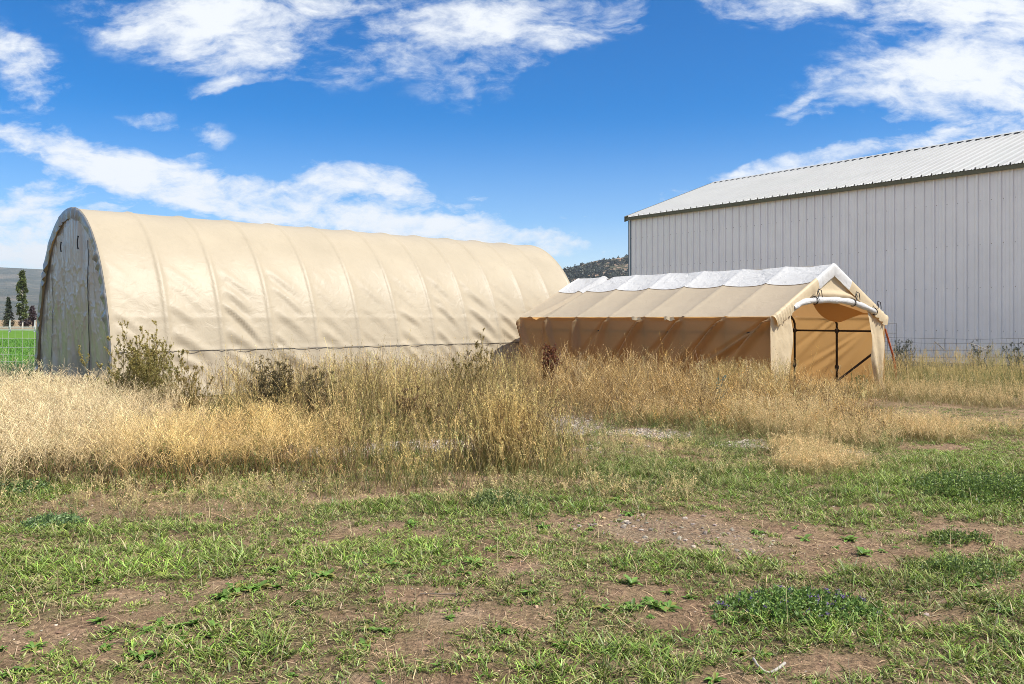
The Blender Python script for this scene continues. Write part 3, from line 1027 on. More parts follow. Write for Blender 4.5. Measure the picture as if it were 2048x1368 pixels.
    leaf([(1542, 632), (1541, 700), (1541, 760), (1550, 806)], [(1579, 612), (1583, 660), (1584, 730), (1583, 806)], 'door_leaf', 3)
    leaf([(1768, 640), (1768, 690), (1766, 730), (1760, 772)], [(1733, 622), (1738, 660), (1745, 715), (1756, 772)], 'door_leaf', 9)
    # gable sheet above the rolled door
    roll = np.array([tent_front(*p) for p in [(1584, 615), (1600, 604), (1630, 600), (1665, 600), (1695, 603), (1722, 612), (1746, 624)]])
    tq = np.linspace(0, 1, 40)
    sr = np.linspace(0, 1, len(roll))
    rx = np.interp(tq, sr, roll[:, 0]); rz = np.interp(tq, sr, roll[:, 1])
    for _ in range(6):
        rx[1:-1] = (rx[:-2] + rx[1:-1] * 2 + rx[2:]) / 4; rz[1:-1] = (rz[:-2] + rz[1:-1] * 2 + rz[2:]) / 4
    topz = TEH + (TRH - TEH) * (1 - np.abs(rx / TW - .5) * 2) - .04
    topz = np.maximum(topz, rz + .01)
    hv = np.linspace(0, 1, 24)
    PX = np.repeat(rx[:, None], 24, 1); PZ = rz[:, None] * (1 - hv) + topz[:, None] * hv
    PY = .03 + .04 * (fbm(PX * 1.5, PZ * 2.5, 4, 3) - .5) - .05 * np.exp(-((PZ - rz[:, None] - .12) / .06) ** 2)
    mb = MB(); mb.grid(np.stack([PX, PY, PZ], -1))
    mb.build('gable_sheet', M['tentfront'], root, smooth=True)
    rad = 0.054 + 0.010 * np.sin(tq * np.pi) + .006 * np.sin(tq * 40)
    rad[0] *= .6; rad[-1] *= .7
    mb = MB(); mb.tube(np.stack([rx, np.full(40, -.045), rz], -1), rad, 14)
    rolled = mb.build('rolled_door', M['whitetarp'], root, smooth=True)
    # slack inner flap under the right roof slope
    qa, qb = np.meshgrid(np.linspace(0, 1, 24), np.linspace(0, 1, 16), indexing='ij')
    fx = TW * (.62 + .35 * qa); fz = np.interp(fx, rx, rz) - .02 - qb * .26 * np.sin(np.pi * np.clip(qa * 1.02, 0, 1)) ** .8
    mb = MB(); mb.grid(np.stack([fx, .25 + .5 * qb + .04 * np.sin(qa * 6), fz], -1))
    mb.build('slack_flap', M['tent'], root, smooth=True)
    for px, py in ((1625, 597), (1701, 596), (1744, 622)):
        x, z = tent_front(px, py)
        zr_ = float(np.interp(x, rx, rz))
        a = np.linspace(-.3, 5.2, 18)
        mb = MB()
        mb.tube(np.stack([np.full(18, x) + .01 * np.sin(a * 2), -.045 + .075 * np.cos(a), zr_ + .075 * np.sin(a)], -1), .009, 6)
        sgn = 1
        mb.tube([(x, -.13, zr_ + .05), (x + .01, -.14, zr_ + .13), (x, -.12, zr_ + .19)], .010, 6)
        mb.tube([(x, -.13, zr_ + .22), (x - .05, -.15, zr_ + .20), (x - .075, -.15, zr_ + .11)], .008, 6)
        mb.tube([(x, -.13, zr_ + .22), (x + .07, -.15, zr_ + .19), (x + .10, -.15, zr_ + .06)], .008, 6)
        mb.build('tie_strap', M['black'], rolled, smooth=True)
    return root


build_tent()


# ------------------------------------------------------------------ metal building
BO = np.array([5.204, 36.8396]); BTH = -0.9279
BE, BRH, BHALF, BS = 5.9891, 8.0403, 5.8265, 0.3254


def build_barn():
    root = empty('metal_building', (BO[0], BO[1], 0), BTH)
    tag(root, 'long white ribbed metal building with low pitched white roof', 'building')
    NR = 64
    LEN = NR * BS
    prof = []                                   # rib profile, position along wall and outward height
    for i in range(NR):
        b = i * BS
        prof += [(b, 0), (b + .012, .050), (b + .046, .050), (b + .052, -.012), (b + .066, -.012), (b + .070, 0), (b + .130, 0), (b + .138, .010), (b + .160, .010), (b + .168, 0),
                 (b + .230, 0), (b + .238, .010), (b + .260, .010), (b + .268, 0)]
    prof.append((LEN, 0))
    prof = np.array(prof)
    pl, ph = prof[:, 0], prof[:, 1]
    zs = np.array([0.16, 2.0, 4.0, BE - .05])
    def strip(y, sgn):
        P = np.stack([np.repeat(pl[:, None], len(zs), 1), np.repeat((y - sgn * ph)[:, None], len(zs), 1), np.repeat(zs[None], len(pl), 0)], -1)
        mb = MB(); mb.grid(P, flip=sgn < 0)
        return mb
    strip(0, 1).build('wall', M['whitemetal'], root)
    strip(2 * BHALF, -1).build('wall', M['whitemetal'], root)
    for x, s in ((0.0, 1), (LEN, -1)):
        yy = np.linspace(0, 2 * BHALF, 72)
        tz = BE + (BRH - BE) * (1 - np.abs(yy / BHALF - 1)) - .06
        hh = np.where((np.arange(72) % 2) == 0, 0, .02)
        P = np.stack([np.stack([x - s * hh, yy, np.full(72, .16)], -1), np.stack([x - s * hh, yy, tz], -1)], 1)
        mb = MB(); mb.grid(P, flip=s > 0)
        mb.build('gable_wall', M['whitemetal'], root)
    # roof
    ov = 0.16
    sl = (BRH - BE) / BHALF
    pr2 = pl - 0.0
    for sgn in (1, -1):
        q = np.array([-ov, BHALF * .3, BHALF * .65, BHALF])
        P = np.stack([np.repeat(pr2[:, None], 4, 1), np.repeat(q[None], len(pr2), 0), (BE + .06 + sl * q)[None] + ph[:, None] * 1.25], -1)
        P[0, :, 0] -= .18; P[-1, :, 0] += .18
        if sgn < 0: P[:, :, 1] = 2 * BHALF - P[:, :, 1]
        mb = MB(); mb.grid(P, flip=sgn < 0)
        mb.build('roof', M['roofmetal'], root)
    # eave trim, corner trim, rake trim, ridge cap, base trim
    for y0, y1 in ((-ov + .02, -ov + .07), (2 * BHALF + ov - .07, 2 * BHALF + ov - .02)):
        mb = MB(); mb.box((-.12, y0, BE - .13), (LEN + .12, y1, BE - .005))
        mb.box((-.10, min(y0, y1) if y0 > 0 else y1 + .002, BE - .10), (LEN + .10, y0 - .002 if y0 > 0 else -.045, BE - .07)) if y0 < 0 else None
        mb.build('eave_trim', M['olivetrim'], root)
    for x, y in ((-.035, -.04), (LEN - .09, -.04), (-.035, 2 * BHALF - .08), (LEN - .09, 2 * BHALF - .08)):
        mb = MB(); mb.box((x - .03, y, .05), (x + .12, y + .12, BE - .14))
        mb.build('corner_trim', M['bluetrim'], root)
    for x in (-.19, LEN + .15):
        for sgn in (1, -1):
            p0 = np.array([x, -ov, BE + .06 - sl * ov]); p1 = np.array([x, BHALF - .002, BRH + .06])
            if sgn < 0: p0[1] = 2 * BHALF - p0[1]; p1[1] = BHALF + .002
            mb = MB()
            w = np.array([.07, 0, 0]); h = np.array([0, 0, .19])
            V = [p0 - h, p0 + w - h, p1 + w - h, p1 - h, p0 + h * .25, p0 + w + h * .25, p1 + w + h * .25, p1 + h * .25]
            mb.add(V, [(0, 3, 2, 1), (4, 5, 6, 7), (0, 1, 5, 4), (1, 2, 6, 5), (2, 3, 7, 6), (3, 0, 4, 7)])
            mb.build('rake_trim', M['olivetrim'], root)
    mb = MB()
    mb.grid(np.array([[(-.16, BHALF - .2, BRH + .05), (LEN + .16, BHALF - .2, BRH + .05)], [(-.16, BHALF, BRH + .125), (LEN + .16, BHALF, BRH + .125)],
                      [(-.16, BHALF + .2, BRH + .05), (LEN + .16, BHALF + .2, BRH + .05)]]), flip=True)
    mb.build('ridge_cap', M['roofmetal'], root)
    mb = MB(); mb.box((-.02, -.02, 0), (LEN + .02, .06, .155)); mb.build('base_trim', M['bluetrim'], root)
    # screw heads in rows on the long wall
    mb = MB()
    for z in (1.15, 2.45, 3.75, 5.05):
        for i in range(NR):
            x = i * BS + .10
            mb.box((x - .008, -.008, z - .008), (x + .008, -.001, z + .008))
    tag(mb.build('screws', M['olivetrim'], root), kind='stuff')


build_barn()


# ------------------------------------------------------------------ vegetation kit
def paths(base, az, phi0, phi1, L, Rn):
    """curved stems: (n,Rn,3); phi = angle from the vertical at foot and tip"""
    n = len(base)
    t = (np.arange(Rn - 1) + .5) / (Rn - 1)
    ang = phi0[:, None] + (phi1 - phi0)[:, None] * t[None]
    st = L[:, None] / (Rn - 1)
    hx = np.cumsum(np.sin(ang) * st, 1); hz = np.cumsum(np.cos(ang) * st, 1)
    P = np.zeros((n, Rn, 3))
    P[:, 1:, 0] = hx * np.cos(az)[:, None]; P[:, 1:, 1] = hx * np.sin(az)[:, None]; P[:, 1:, 2] = hz
    return P + base[:, None]


def ribbons(mb, P, W, c0, c1, sidea=None):
    """flat blades along paths P, widths W (n,R) or (R,), colour from foot c0 to tip c1"""
    n, Rn = P.shape[:2]
    W = np.broadcast_to(np.asarray(W, float), (n, Rn))
    a = rng.uniform(0, 2 * np.pi, n) if sidea is None else sidea
    s = np.stack([np.cos(a), np.sin(a), np.zeros(n)], -1)
    V = np.stack([P - s[:, None] * W[..., None] / 2, P + s[:, None] * W[..., None] / 2], 2)   # n,R,2,3
    i = np.arange(n * Rn * 2).reshape(n, Rn, 2)
    F = np.stack([i[:, :-1, 0], i[:, :-1, 1], i[:, 1:, 1], i[:, 1:, 0]], -1).reshape(-1, 4)
    t = np.linspace(0, 1, Rn)[None, :, None]
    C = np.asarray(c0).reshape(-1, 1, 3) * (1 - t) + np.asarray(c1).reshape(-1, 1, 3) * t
    C = np.broadcast_to(C, (n, Rn, 3))
    mb.add(V.reshape(-1, 3), F, np.repeat(C.reshape(-1, 3), 2, 0))


def along(P, t):
    """points at parameters t (n,k) on paths, plus local direction"""
    n, Rn = P.shape[:2]
    x = np.clip(t, 0, .9999) * (Rn - 1)
    i = np.floor(x).astype(int); f = (x - i)[..., None]
    k = np.arange(n)[:, None]
    a = P[k, i]; b = P[k, np.minimum(i + 1, Rn - 1)]
    return a * (1 - f) + b * f, b - a


def leaflets(mb, pos, L, W, cols, up=0.3):
    """small lance leaves at positions (n,3)"""
    n = len(pos)
    az = rng.uniform(0, 2 * np.pi, n); el = rng.uniform(-.5, 1.1, n) + up
    d = np.stack([np.cos(az) * np.cos(el), np.sin(az) * np.cos(el), np.sin(el)], -1)
    s = np.cross(d, rng.normal(0, 1, (n, 3))); s /= np.linalg.norm(s, axis=1)[:, None] + 1e-9
    L = np.broadcast_to(L, (n,))[:, None]; W = np.broadcast_to(W, (n,))[:, None]
    V = np.stack([pos, pos + d * L * .5 - s * W / 2, pos + d * L, pos + d * L * .5 + s * W / 2], 1)
    mb.add(V.reshape(-1, 3), np.arange(n * 4).reshape(n, 4), np.repeat(cols, 4, 0))


def vary(c, n, dv=.22, dh=.08):
    """n colour variations of c"""
    c = np.asarray(c, float)
    v = 1 + rng.uniform(-dv, dv, (n, 1)); h = rng.uniform(-dh, dh, (n, 3))
    return np.clip(c * v * (1 + h), .004, .95)


def lerp_cols(a, b, f):
    return np.asarray(a) * (1 - f[:, None]) + np.asarray(b) * f[:, None]


def scatter(n, x0, x1, y0, y1, dens):
    x = rng.uniform(x0, x1, n); y = rng.uniform(y0, y1, n)
    k = rng.random(n) < dens(x, y)
    return x[k], y[k]


def in_shelter(x, y, pad=0.05):
    q = np.stack([x - HO[0], y - HO[1]], -1)
    a = q @ HA; u = q @ HU
    h = (a > -pad) & (a < HLEN + pad) & (np.abs(u) < HW + pad)
    q = np.stack([x - TO[0], y - TO[1]], -1)
    w = q @ TD; l = q @ TE
    t = (w > -pad) & (w < TW + pad) & (l > -.25 * pad) & (l < TL + pad)
    q = np.stack([x - BO[0], y - BO[1]], -1)
    g = np.array([math.cos(BTH), math.sin(BTH)]); bk = np.array([-g[1], g[0]])
    b = ((q @ g) > -.2) & ((q @ bk) > -.12)
    return h | t | b


def pos3(x, y, dz=0.0):
    return np.stack([x, y, gh(x, y) + dz], -1)


FX = lambda y, m=2.4: 0.615 * y + m        # half width of the view at depth y, with a margin


# ---- short green grass of the lawn: tufts of blades
def build_lawn():
    mb = MB()
    def dens(x, y):
        return lawn_density(x, y) * (np.abs(x) < FX(y)) * (1 - .8 * sstep(9.5, 12, y) * (x < 3.5))
    x, y = scatter(98000, -10, 11, 2.4, 12.0, dens)
    x2, y2 = scatter(10500, 2.5, 14, 8.5, 14, lambda x, y: (0.35 + .6 * lush_mask(x, y)) * (np.abs(x) < FX(y)) * (1 - .8 * straw_mask(x, y)))
    x = np.r_[x, x2]; y = np.r_[y, y2]
    k = ~in_shelter(x, y); x, y = x[k], y[k]
    nb = 11
    n = len(x)
    lush = np.clip(lush_mask(x, y) + .25 * (fbm(x * 1.1, y * 1.1, 91, 2)), 0, 1)
    size = (0.032 + 0.040 * lush) * rng.uniform(.55, 1.6, n)
    X = np.repeat(x, nb) + rng.normal(0, 0.017, n * nb); Yy = np.repeat(y, nb) + rng.normal(0, 0.017, n * nb)
    N_ = n * nb
    L = np.repeat(size, nb) * rng.uniform(.5, 1.25, N_)
    P = paths(pos3(X, Yy, -.004), rng.uniform(0, 2 * np.pi, N_), rng.uniform(.15, .95, N_), rng.uniform(.8, 2.0, N_), L, 4)
    dry = np.repeat(np.clip(rng.normal(.13, .22, n) - .12 * lush, 0, 1), nb)
    dry = np.clip(dry + (rng.random(N_) < .10) * .8, 0, 1)
    g = np.repeat(fbm(x * .9, y * .9, 33, 2), nb)[:, None]
    green = vary((0.235, 0.345, 0.06), N_, .55, .16) * (0.55 + .8 * g) * np.repeat(rng.uniform(.55, 1.25, (n, 1)), nb, 0)
    straw = vary((0.46, 0.37, 0.20), N_, .3, .06)
    col = green * (1 - dry[:, None]) + straw * dry[:, None]
    wd = rng.uniform(.0038, .0085, N_)[:, None] * np.array([.8, 1, .75, .08])
    ribbons(mb, P, wd, col * .24, np.clip(col * 1.42 + np.array([.02, .02, 0]), 0, 1))  # feet darkened, tips lightened in colour to deepen the shade between blades
    tag(mb.build('lawn_grass', M['plant'], colors=True), kind='stuff')


# ---- dead straw lying on the soil, and standing dead wisps
def build_litter():
    mb = MB()
    x, y = scatter(320000, -10, 11, 2.4, 12.5, lambda x, y: (np.abs(x) < FX(y)) * np.clip(.25 + .9 * straw_mask(x, y) + .5 * fbm(x * 1.8, y * 1.8, 3, 3) - .1, 0, 1) * (1 - .2 * bare_mask(x, y)) * np.clip(1.3 - y * .06, .3, 1))
    k = ~in_shelter(x, y); x, y = x[k], y[k]
    n = len(x)
    L = rng.uniform(.03, .13, n)
    P = paths(pos3(x, y, .006), rng.uniform(0, 2 * np.pi, n), rng.uniform(1.1, 1.5, n), rng.uniform(1.5, 1.8, n), L, 3)
    c = vary((0.44, 0.32, 0.19), n, .6, .08)
    dk = rng.random(n) < .4
    c[dk] = vary((.085, .055, .032), int(dk.sum()), .5)
    ribbons(mb, P, rng.uniform(.0018, .0045, n)[:, None] * np.array([1, 1, .3]), c, c, None)
    x, y = scatter(16000, -8, 8, 2.8, 12.5, lambda x, y: (np.abs(x) < FX(y)) * np.clip(.12 + straw_mask(x, y), 0, 1) * .8)
    k = ~in_shelter(x, y); x, y = x[k], y[k]; n = len(x)
    P = paths(pos3(x, y, .008), rng.uniform(0, 2 * np.pi, n), rng.uniform(1.2, 1.55, n), rng.uniform(1.45, 1.7, n), rng.uniform(.10, .36, n), 5)
    c = vary((0.36, 0.25, 0.13), n, .75, .07)
    ribbons(mb, P, rng.uniform(.0022, .005, n)[:, None] * np.array([1, 1, 1, .8, .4]), c, c)
    x, y = scatter(2600, -7, 8, 2.8, 9, lambda x, y: (np.abs(x) < FX(y)) * .6)
    n = len(x)
    P = paths(pos3(x, y), rng.uniform(0, 2 * np.pi, n), rng.uniform(0, .35, n), rng.uniform(.1, .9, n), rng.uniform(.06, .24, n), 4)
    c = vary((0.56, 0.45, 0.25), n, .3, .06)
    ribbons(mb, P, rng.uniform(.0018, .0034, n)[:, None] * np.array([1, 1, .9, .5]), c * .9, c)
    tag(mb.build('straw_litter', M['dry'], colors=True), kind='stuff')


# ---- stones: gravel heaps plus loose pebbles
def stone_verts(n):
    b = np.array([(1, 0, 0), (.31, .95, 0), (-.81, .59, 0), (-.81, -.59, 0), (.31, -.95, 0)])
    V = np.zeros((n, 12, 3))
    V[:, 0] = (0, 0, 1); V[:, 11] = (0, 0, -1)
    V[:, 1:6] = b * .8 + (0, 0, .45); V[:, 6:11] = b * np.array([.8, .8, 1]) * 1.05 + (0, 0, -.35)
    V *= rng.uniform(.72, 1.25, (n, 12, 1))
    F = []
    for k in range(5):
        k2 = (k + 1) % 5
        F += [(0, 1 + k, 1 + k2, 1 + k2), (1 + k, 6 + k, 6 + k2, 1 + k2), (11, 6 + k2, 6 + k, 6 + k)]
    return V, np.array(F)


def build_stones():
    x, y = scatter(60000, -5, 8, 3, 14, lambda x, y: gravel_mask(x, y) * .9 * (np.abs(x) < FX(y)))
    xa, ya = scatter(60000, -8.5, 9.5, 2.5, 10, lambda x, y: (.25 + .75 * bare_mask(x, y)) * (np.abs(x) < FX(y)) * .8)
    sz = np.r_[rng.uniform(.008, .024, len(x)), rng.uniform(.003, .009, len(xa)) * np.where(rng.random(len(xa)) < .03, 2.2, 1)]
    soilbit = np.r_[np.zeros(len(x)), (rng.random(len(xa)) < .93)]
    lone = np.r_[np.where(gravel_mask(x, y) < .35, .75, 1.0), np.ones(len(xa))]
    x = np.r_[x, xa]; y = np.r_[y, ya]
    k = ~in_shelter(x, y); x, y, sz, soilbit, lone = x[k], y[k], sz[k], soilbit[k], lone[k]
    sz = np.where((lone < 1), sz * rng.uniform(.5, 1.3, len(sz)), sz)
    n = len(x)
    V, F = stone_verts(n)
    V = V * sz[:, None, None] * np.stack([rng.uniform(.8, 1.5, n), rng.uniform(.7, 1.2, n), rng.uniform(.35, .75, n)], -1)[:, None]
    a = rng.uniform(0, 6.28, n); c, s = np.cos(a), np.sin(a)
    V = np.stack([V[..., 0] * c[:, None] - V[..., 1] * s[:, None], V[..., 0] * s[:, None] + V[..., 1] * c[:, None], V[..., 2]], -1)
    V += pos3(x, y, 0)[:, None] + np.stack([0 * sz, 0 * sz, sz * .2], -1)[:, None]
    FF = (F[None] + np.arange(n)[:, None, None] * 12).reshape(-1, 4)
    tri = FF[:, 2] == FF[:, 3]
    cs_ = vary((0.44, 0.37, 0.30), n, .4, .07) * lone[:, None]
    cs_ = np.where(soilbit[:, None] > 0, vary((0.34, 0.235, 0.15), n, .6, .07), cs_)
    col = np.repeat(cs_, 12, 0)
    # all quads: split each three-cornered face's last corner towards the middle of its edge
    V = V.reshape(-1, 3)
    T = FF[tri]
    mid = (V[T[:, 0]] + V[T[:, 2]]) / 2
    mb = MB()
    mb.add(np.concatenate([V, mid]), np.concatenate([FF[~tri], np.stack([T[:, 0], T[:, 1], T[:, 2], len(V) + np.arange(len(T))], -1)]), np.concatenate([col, col[T[:, 0]]]))
    m, nt, out = new_mat('stone')
    a_ = N(nt, 'ShaderNodeAttribute', attribute_name='Col')
    b = N(nt, 'ShaderNodeBsdfPrincipled', i_Roughness=.9)
    b.inputs['Specular IOR Level'].default_value = .2
    nt.links.new(a_.outputs['Color'], b.inputs['Base Color']); nt.links.new(b.outputs[0], out.inputs[0])
    tag(mb.build('gravel', m, colors=True), kind='stuff')


# ---- tall dry grass with feathery heads
def heads(mb, P, K, t0, bl, bw, col, colt, spread=(.3, 1.0), spk=2, sw=.0035, sl=.008):
    """open seed heads: K branchlets on the upper part of each stem, with seeds at the ends"""
    n = len(P)
    t = rng.uniform(t0, 1.0, (n, K))
    pt, _ = along(P, t)
    pt = pt.reshape(-1, 3)
    m = n * K
    ln = (bl[0] + (bl[1] - bl[0]) * rng.random(m)) * np.repeat(1.15 - (t.reshape(n, K) - t0).mean(1) * .2, K) * (1.25 - .7 * (t.ravel() - t0) / (1 - t0))
    Q = paths(pt, rng.uniform(0, 2 * np.pi, m), rng.uniform(spread[0], spread[1], m), rng.uniform(spread[0] * .5, spread[1] * 1.35, m), ln, 3)
    c = np.repeat(col, K, 0) * rng.uniform(.85, 1.15, (m, 1))
    ct = np.repeat(colt, K, 0) * rng.uniform(.8, 1.2, (m, 1))
    ribbons(mb, Q, np.array([1, .9, .7]) * bw, c, ct)
    if spk:
        tt = rng.uniform(.35, 1.0, (m, spk))
        sp, _ = along(Q, tt)
        sp = sp.reshape(-1, 3)
        leaflets(mb, sp, rng.uniform(.7, 1.4, len(sp)) * sl, sw, np.repeat(ct, spk, 0) * rng.uniform(.8, 1.25, (len(sp), 1)))


def stems(mb, x, y, h, col0, col1, w=(.0028, .0046), lean=(0, .25), bend=(.1, .6), Rn=6, az=None):
    n = len(x)
    P = paths(pos3(x, y, -.01), rng.uniform(0, 2 * np.pi, n) if az is None else az, rng.uniform(*lean, n), rng.uniform(*bend, n), h, Rn)
    ww = rng.uniform(*w, n)[:, None] * np.linspace(1, .55, Rn)[None]
    ribbons(mb, P, ww, col0, col1)
    return P


def blades_on(mb, x, y, k, L, col, w=(.003, .006), lean=(.1, .6), bend=(.6, 1.8)):
    n = len(x) * k
    X = np.repeat(x, k) + rng.normal(0, .02, n); Y = np.repeat(y, k) + rng.normal(0, .02, n)
    ln = np.repeat(L, k) * rng.uniform(.45, 1.0, n)
    P = paths(pos3(X, Y, -.01), rng.uniform(0, 2 * np.pi, n), rng.uniform(*lean, n), rng.uniform(*bend, n), ln, 5)
    c = np.repeat(col, k, 0) * rng.uniform(.7, 1.3, (n, 1))
    ribbons(mb, P, rng.uniform(*w, n)[:, None] * np.array([.7, 1, .9, .6, .08]), c * .8, c * 1.1)


def build_feather_grass():
    """the golden mass in front of the big shelter"""
    mb = MB()
    def dens(x, y):
        yb = 7.15 + 1.1 * (fbm(x * 1.8, x * 0, 6, 3) - .5)               # ragged front edge
        xr = np.interp(y, [7, 8, 9, 10, 12, 14], [-1.35, -1.75, -2.3, -3.1, -4.6, -6.4])
        e = sstep(0, .35, y - yb) * (1 - sstep(-.3, .4, x - xr)) * (x > -FX(y, 2.4))
        back = 1 - sstep(9.0, 10.3, y) * sstep(-5.2, -4.4, x)
        return e * back * np.clip(.5 + fbm(x * 2.2, y * 2.2, 12, 3), .35, 1) * np.clip(1.25 - (y - 7) * .10, .3, 1)
    x, y = scatter(15500, -12, -.9, 6.8, 14.2, dens)
    k = ~in_shelter(x, y, .15); x, y = x[k], y[k]
    n = len(x)
    pale = sstep(-2.9, -4.6, x) * .7
    cl = fbm(x * 2.3, y * 2.3, 101, 2)
    h = (0.60 + .16 * (fbm(x * 1.1, y * 1.1, 44, 3) - .5)) * rng.uniform(.62, 1.12, n)
    h = h * np.where(rng.random(n) < .06, 1.32, 1) * np.interp(y, [7, 7.6, 9, 12], [.80, 1.0, 1.04, 1.12]) * (.72 + .56 * cl)
    c0 = lerp_cols((.30, .165, .042), (.36, .24, .10), pale) * rng.uniform(.3, 1.1, (n, 1))  # brown feet, darkened further in colour to deepen shaded gaps between stalks
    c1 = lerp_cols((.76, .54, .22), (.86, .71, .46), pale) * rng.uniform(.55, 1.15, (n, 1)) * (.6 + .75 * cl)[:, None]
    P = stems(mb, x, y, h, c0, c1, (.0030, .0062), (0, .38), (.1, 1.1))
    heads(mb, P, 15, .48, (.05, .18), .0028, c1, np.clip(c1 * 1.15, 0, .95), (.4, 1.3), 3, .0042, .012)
    # broken and leaning stalks
    j = rng.choice(n, n // 9, False)
    stems(mb, x[j], y[j], h[j] * .8, c0[j], c1[j], (.0028, .0046), (.3, .9), (.6, 1.35))
    # dead undergrowth at the feet, coloured dark to stand for shade under the stems
    blades_on(mb, x, y, 2, np.full(n, .22), vary((.085, .055, .025), n, .4), (.004, .008), (.1, .7), (.6, 1.6))
    j = rng.random(n) < .16
    blades_on(mb, x[j], y[j], 4, np.full(j.sum(), .30), vary((.11, .15, .035), j.sum(), .3), (.003, .006), (.1, .5), (.4, 1.2))
    tag(mb.build('feathery_dry_grass', M['dry'], colors=True), kind='stuff')


def build_mixed_grass():
    """green and golden upright grass in the middle, with narrow heads"""
    mb = MB()
    def dens(x, y):
        yb = 7.05 + .8 * (fbm(x * 1.2, x * 0, 26, 3) - .5) + .35 * sstep(.6, 1.8, x)
        xl = np.interp(y, [7, 8, 9, 10, 12, 14, 17], [-1.75, -2.0, -2.5, -3.0, -4.3, -5.2, -4])
        xr = np.interp(y, [7, 8, 9.2, 10, 11, 12, 14, 17, 20], [.45, .55, .45, .5, .35, .1, .1, .3, .0])
        e = sstep(0, .5, y - yb) * sstep(-.2, .5, x - xl) * (1 - sstep(-.1, .35, x - xr))
        hole = 1 - .93 * gravel_mask(x, y)
        return e * hole * np.clip(.25 + 1.1 * fbm(x * 2.6, y * 2.6, 17, 3), .15, 1) * np.clip(1.2 - (y - 7) * .055, .4, 1)
    x, y = scatter(13500, -6, 1.4, 6.6, 17.5, dens)
    # the dense tall clump beside the gravel
    th = rng.uniform(0, 6.28, 900); rr = np.sqrt(rng.random(900))
    cx, cy = ground_at(1018, 945)
    rr = rr * (1 + .3 * np.abs(rng.normal(0, 1, 900)))
    xc = cx + rr * .24 * np.cos(th); yc = cy + .5 + rr * .55 * np.sin(th)
    x = np.r_[x, xc]; y = np.r_[y, yc]
    k = ~in_shelter(x, y, .15); x, y = x[k], y[k]
    n = len(x)
    clump = np.hypot((x - cx) / .36, (y - cy - .5) / .62) < 1
    h = np.interp(y, [6.8, 7.6, 8.8, 10, 11.5, 13.5, 17], [.30, .46, .56, .62, .74, .86, .80]) * rng.uniform(.6, 1.12, n)
    cl = fbm(x * 2.0, y * 2.0, 111, 2)
    h = h * (.70 + .68 * cl) * np.where(rng.random(n) < .07, 1.3, 1)
    h = np.where(clump, rng.uniform(.40, .92, n), h)
    gold = np.clip(fbm(x * 1.5, y * 1.5, 71, 3) * 1.6 - .25 + rng.normal(0, .2, n), 0, 1)
    c0 = lerp_cols((.125, .15, .035), (.34, .24, .075), gold) * rng.uniform(.75, 1.2, (n, 1))
    c1 = lerp_cols((.36, .30, .10), (.68, .48, .20), gold) * rng.uniform(.75, 1.15, (n, 1))
    c0 = c0 * rng.uniform(.35, 1.0, (n, 1)); c1 = np.clip(c1 * rng.uniform(.6, 1.5, (n, 1)) * (.6 + .8 * cl)[:, None], 0, .9)  # foot colour darkened to paint in shade low among the stems
    dk = rng.random(n) < .2 + .25 * (fbm(x * 1.7, y * 1.7, 9, 2) > .55)
    c0[dk] *= .5; c1[dk] = vary((.17, .105, .045), int(dk.sum()), .4)
    P = stems(mb, x, y, h, c0, c1, (.0032, .0064), (0, .3), (.05, .8))
    heads(mb, P, 10, .5, (.018, .08), .0026, c1, np.clip(c1 * 1.15, 0, .95), (.15, .8), 3, .0046, .013)
    blades_on(mb, x, y, 4, h * .62, lerp_cols((.11, .155, .035), (.36, .27, .10), np.clip(gold + rng.normal(-.1, .3, n), 0, 1)), (.003, .006), (.05, .4), (.25, 1.4))
    tag(mb.build('green_gold_grass', M['dry'], colors=True), kind='stuff')


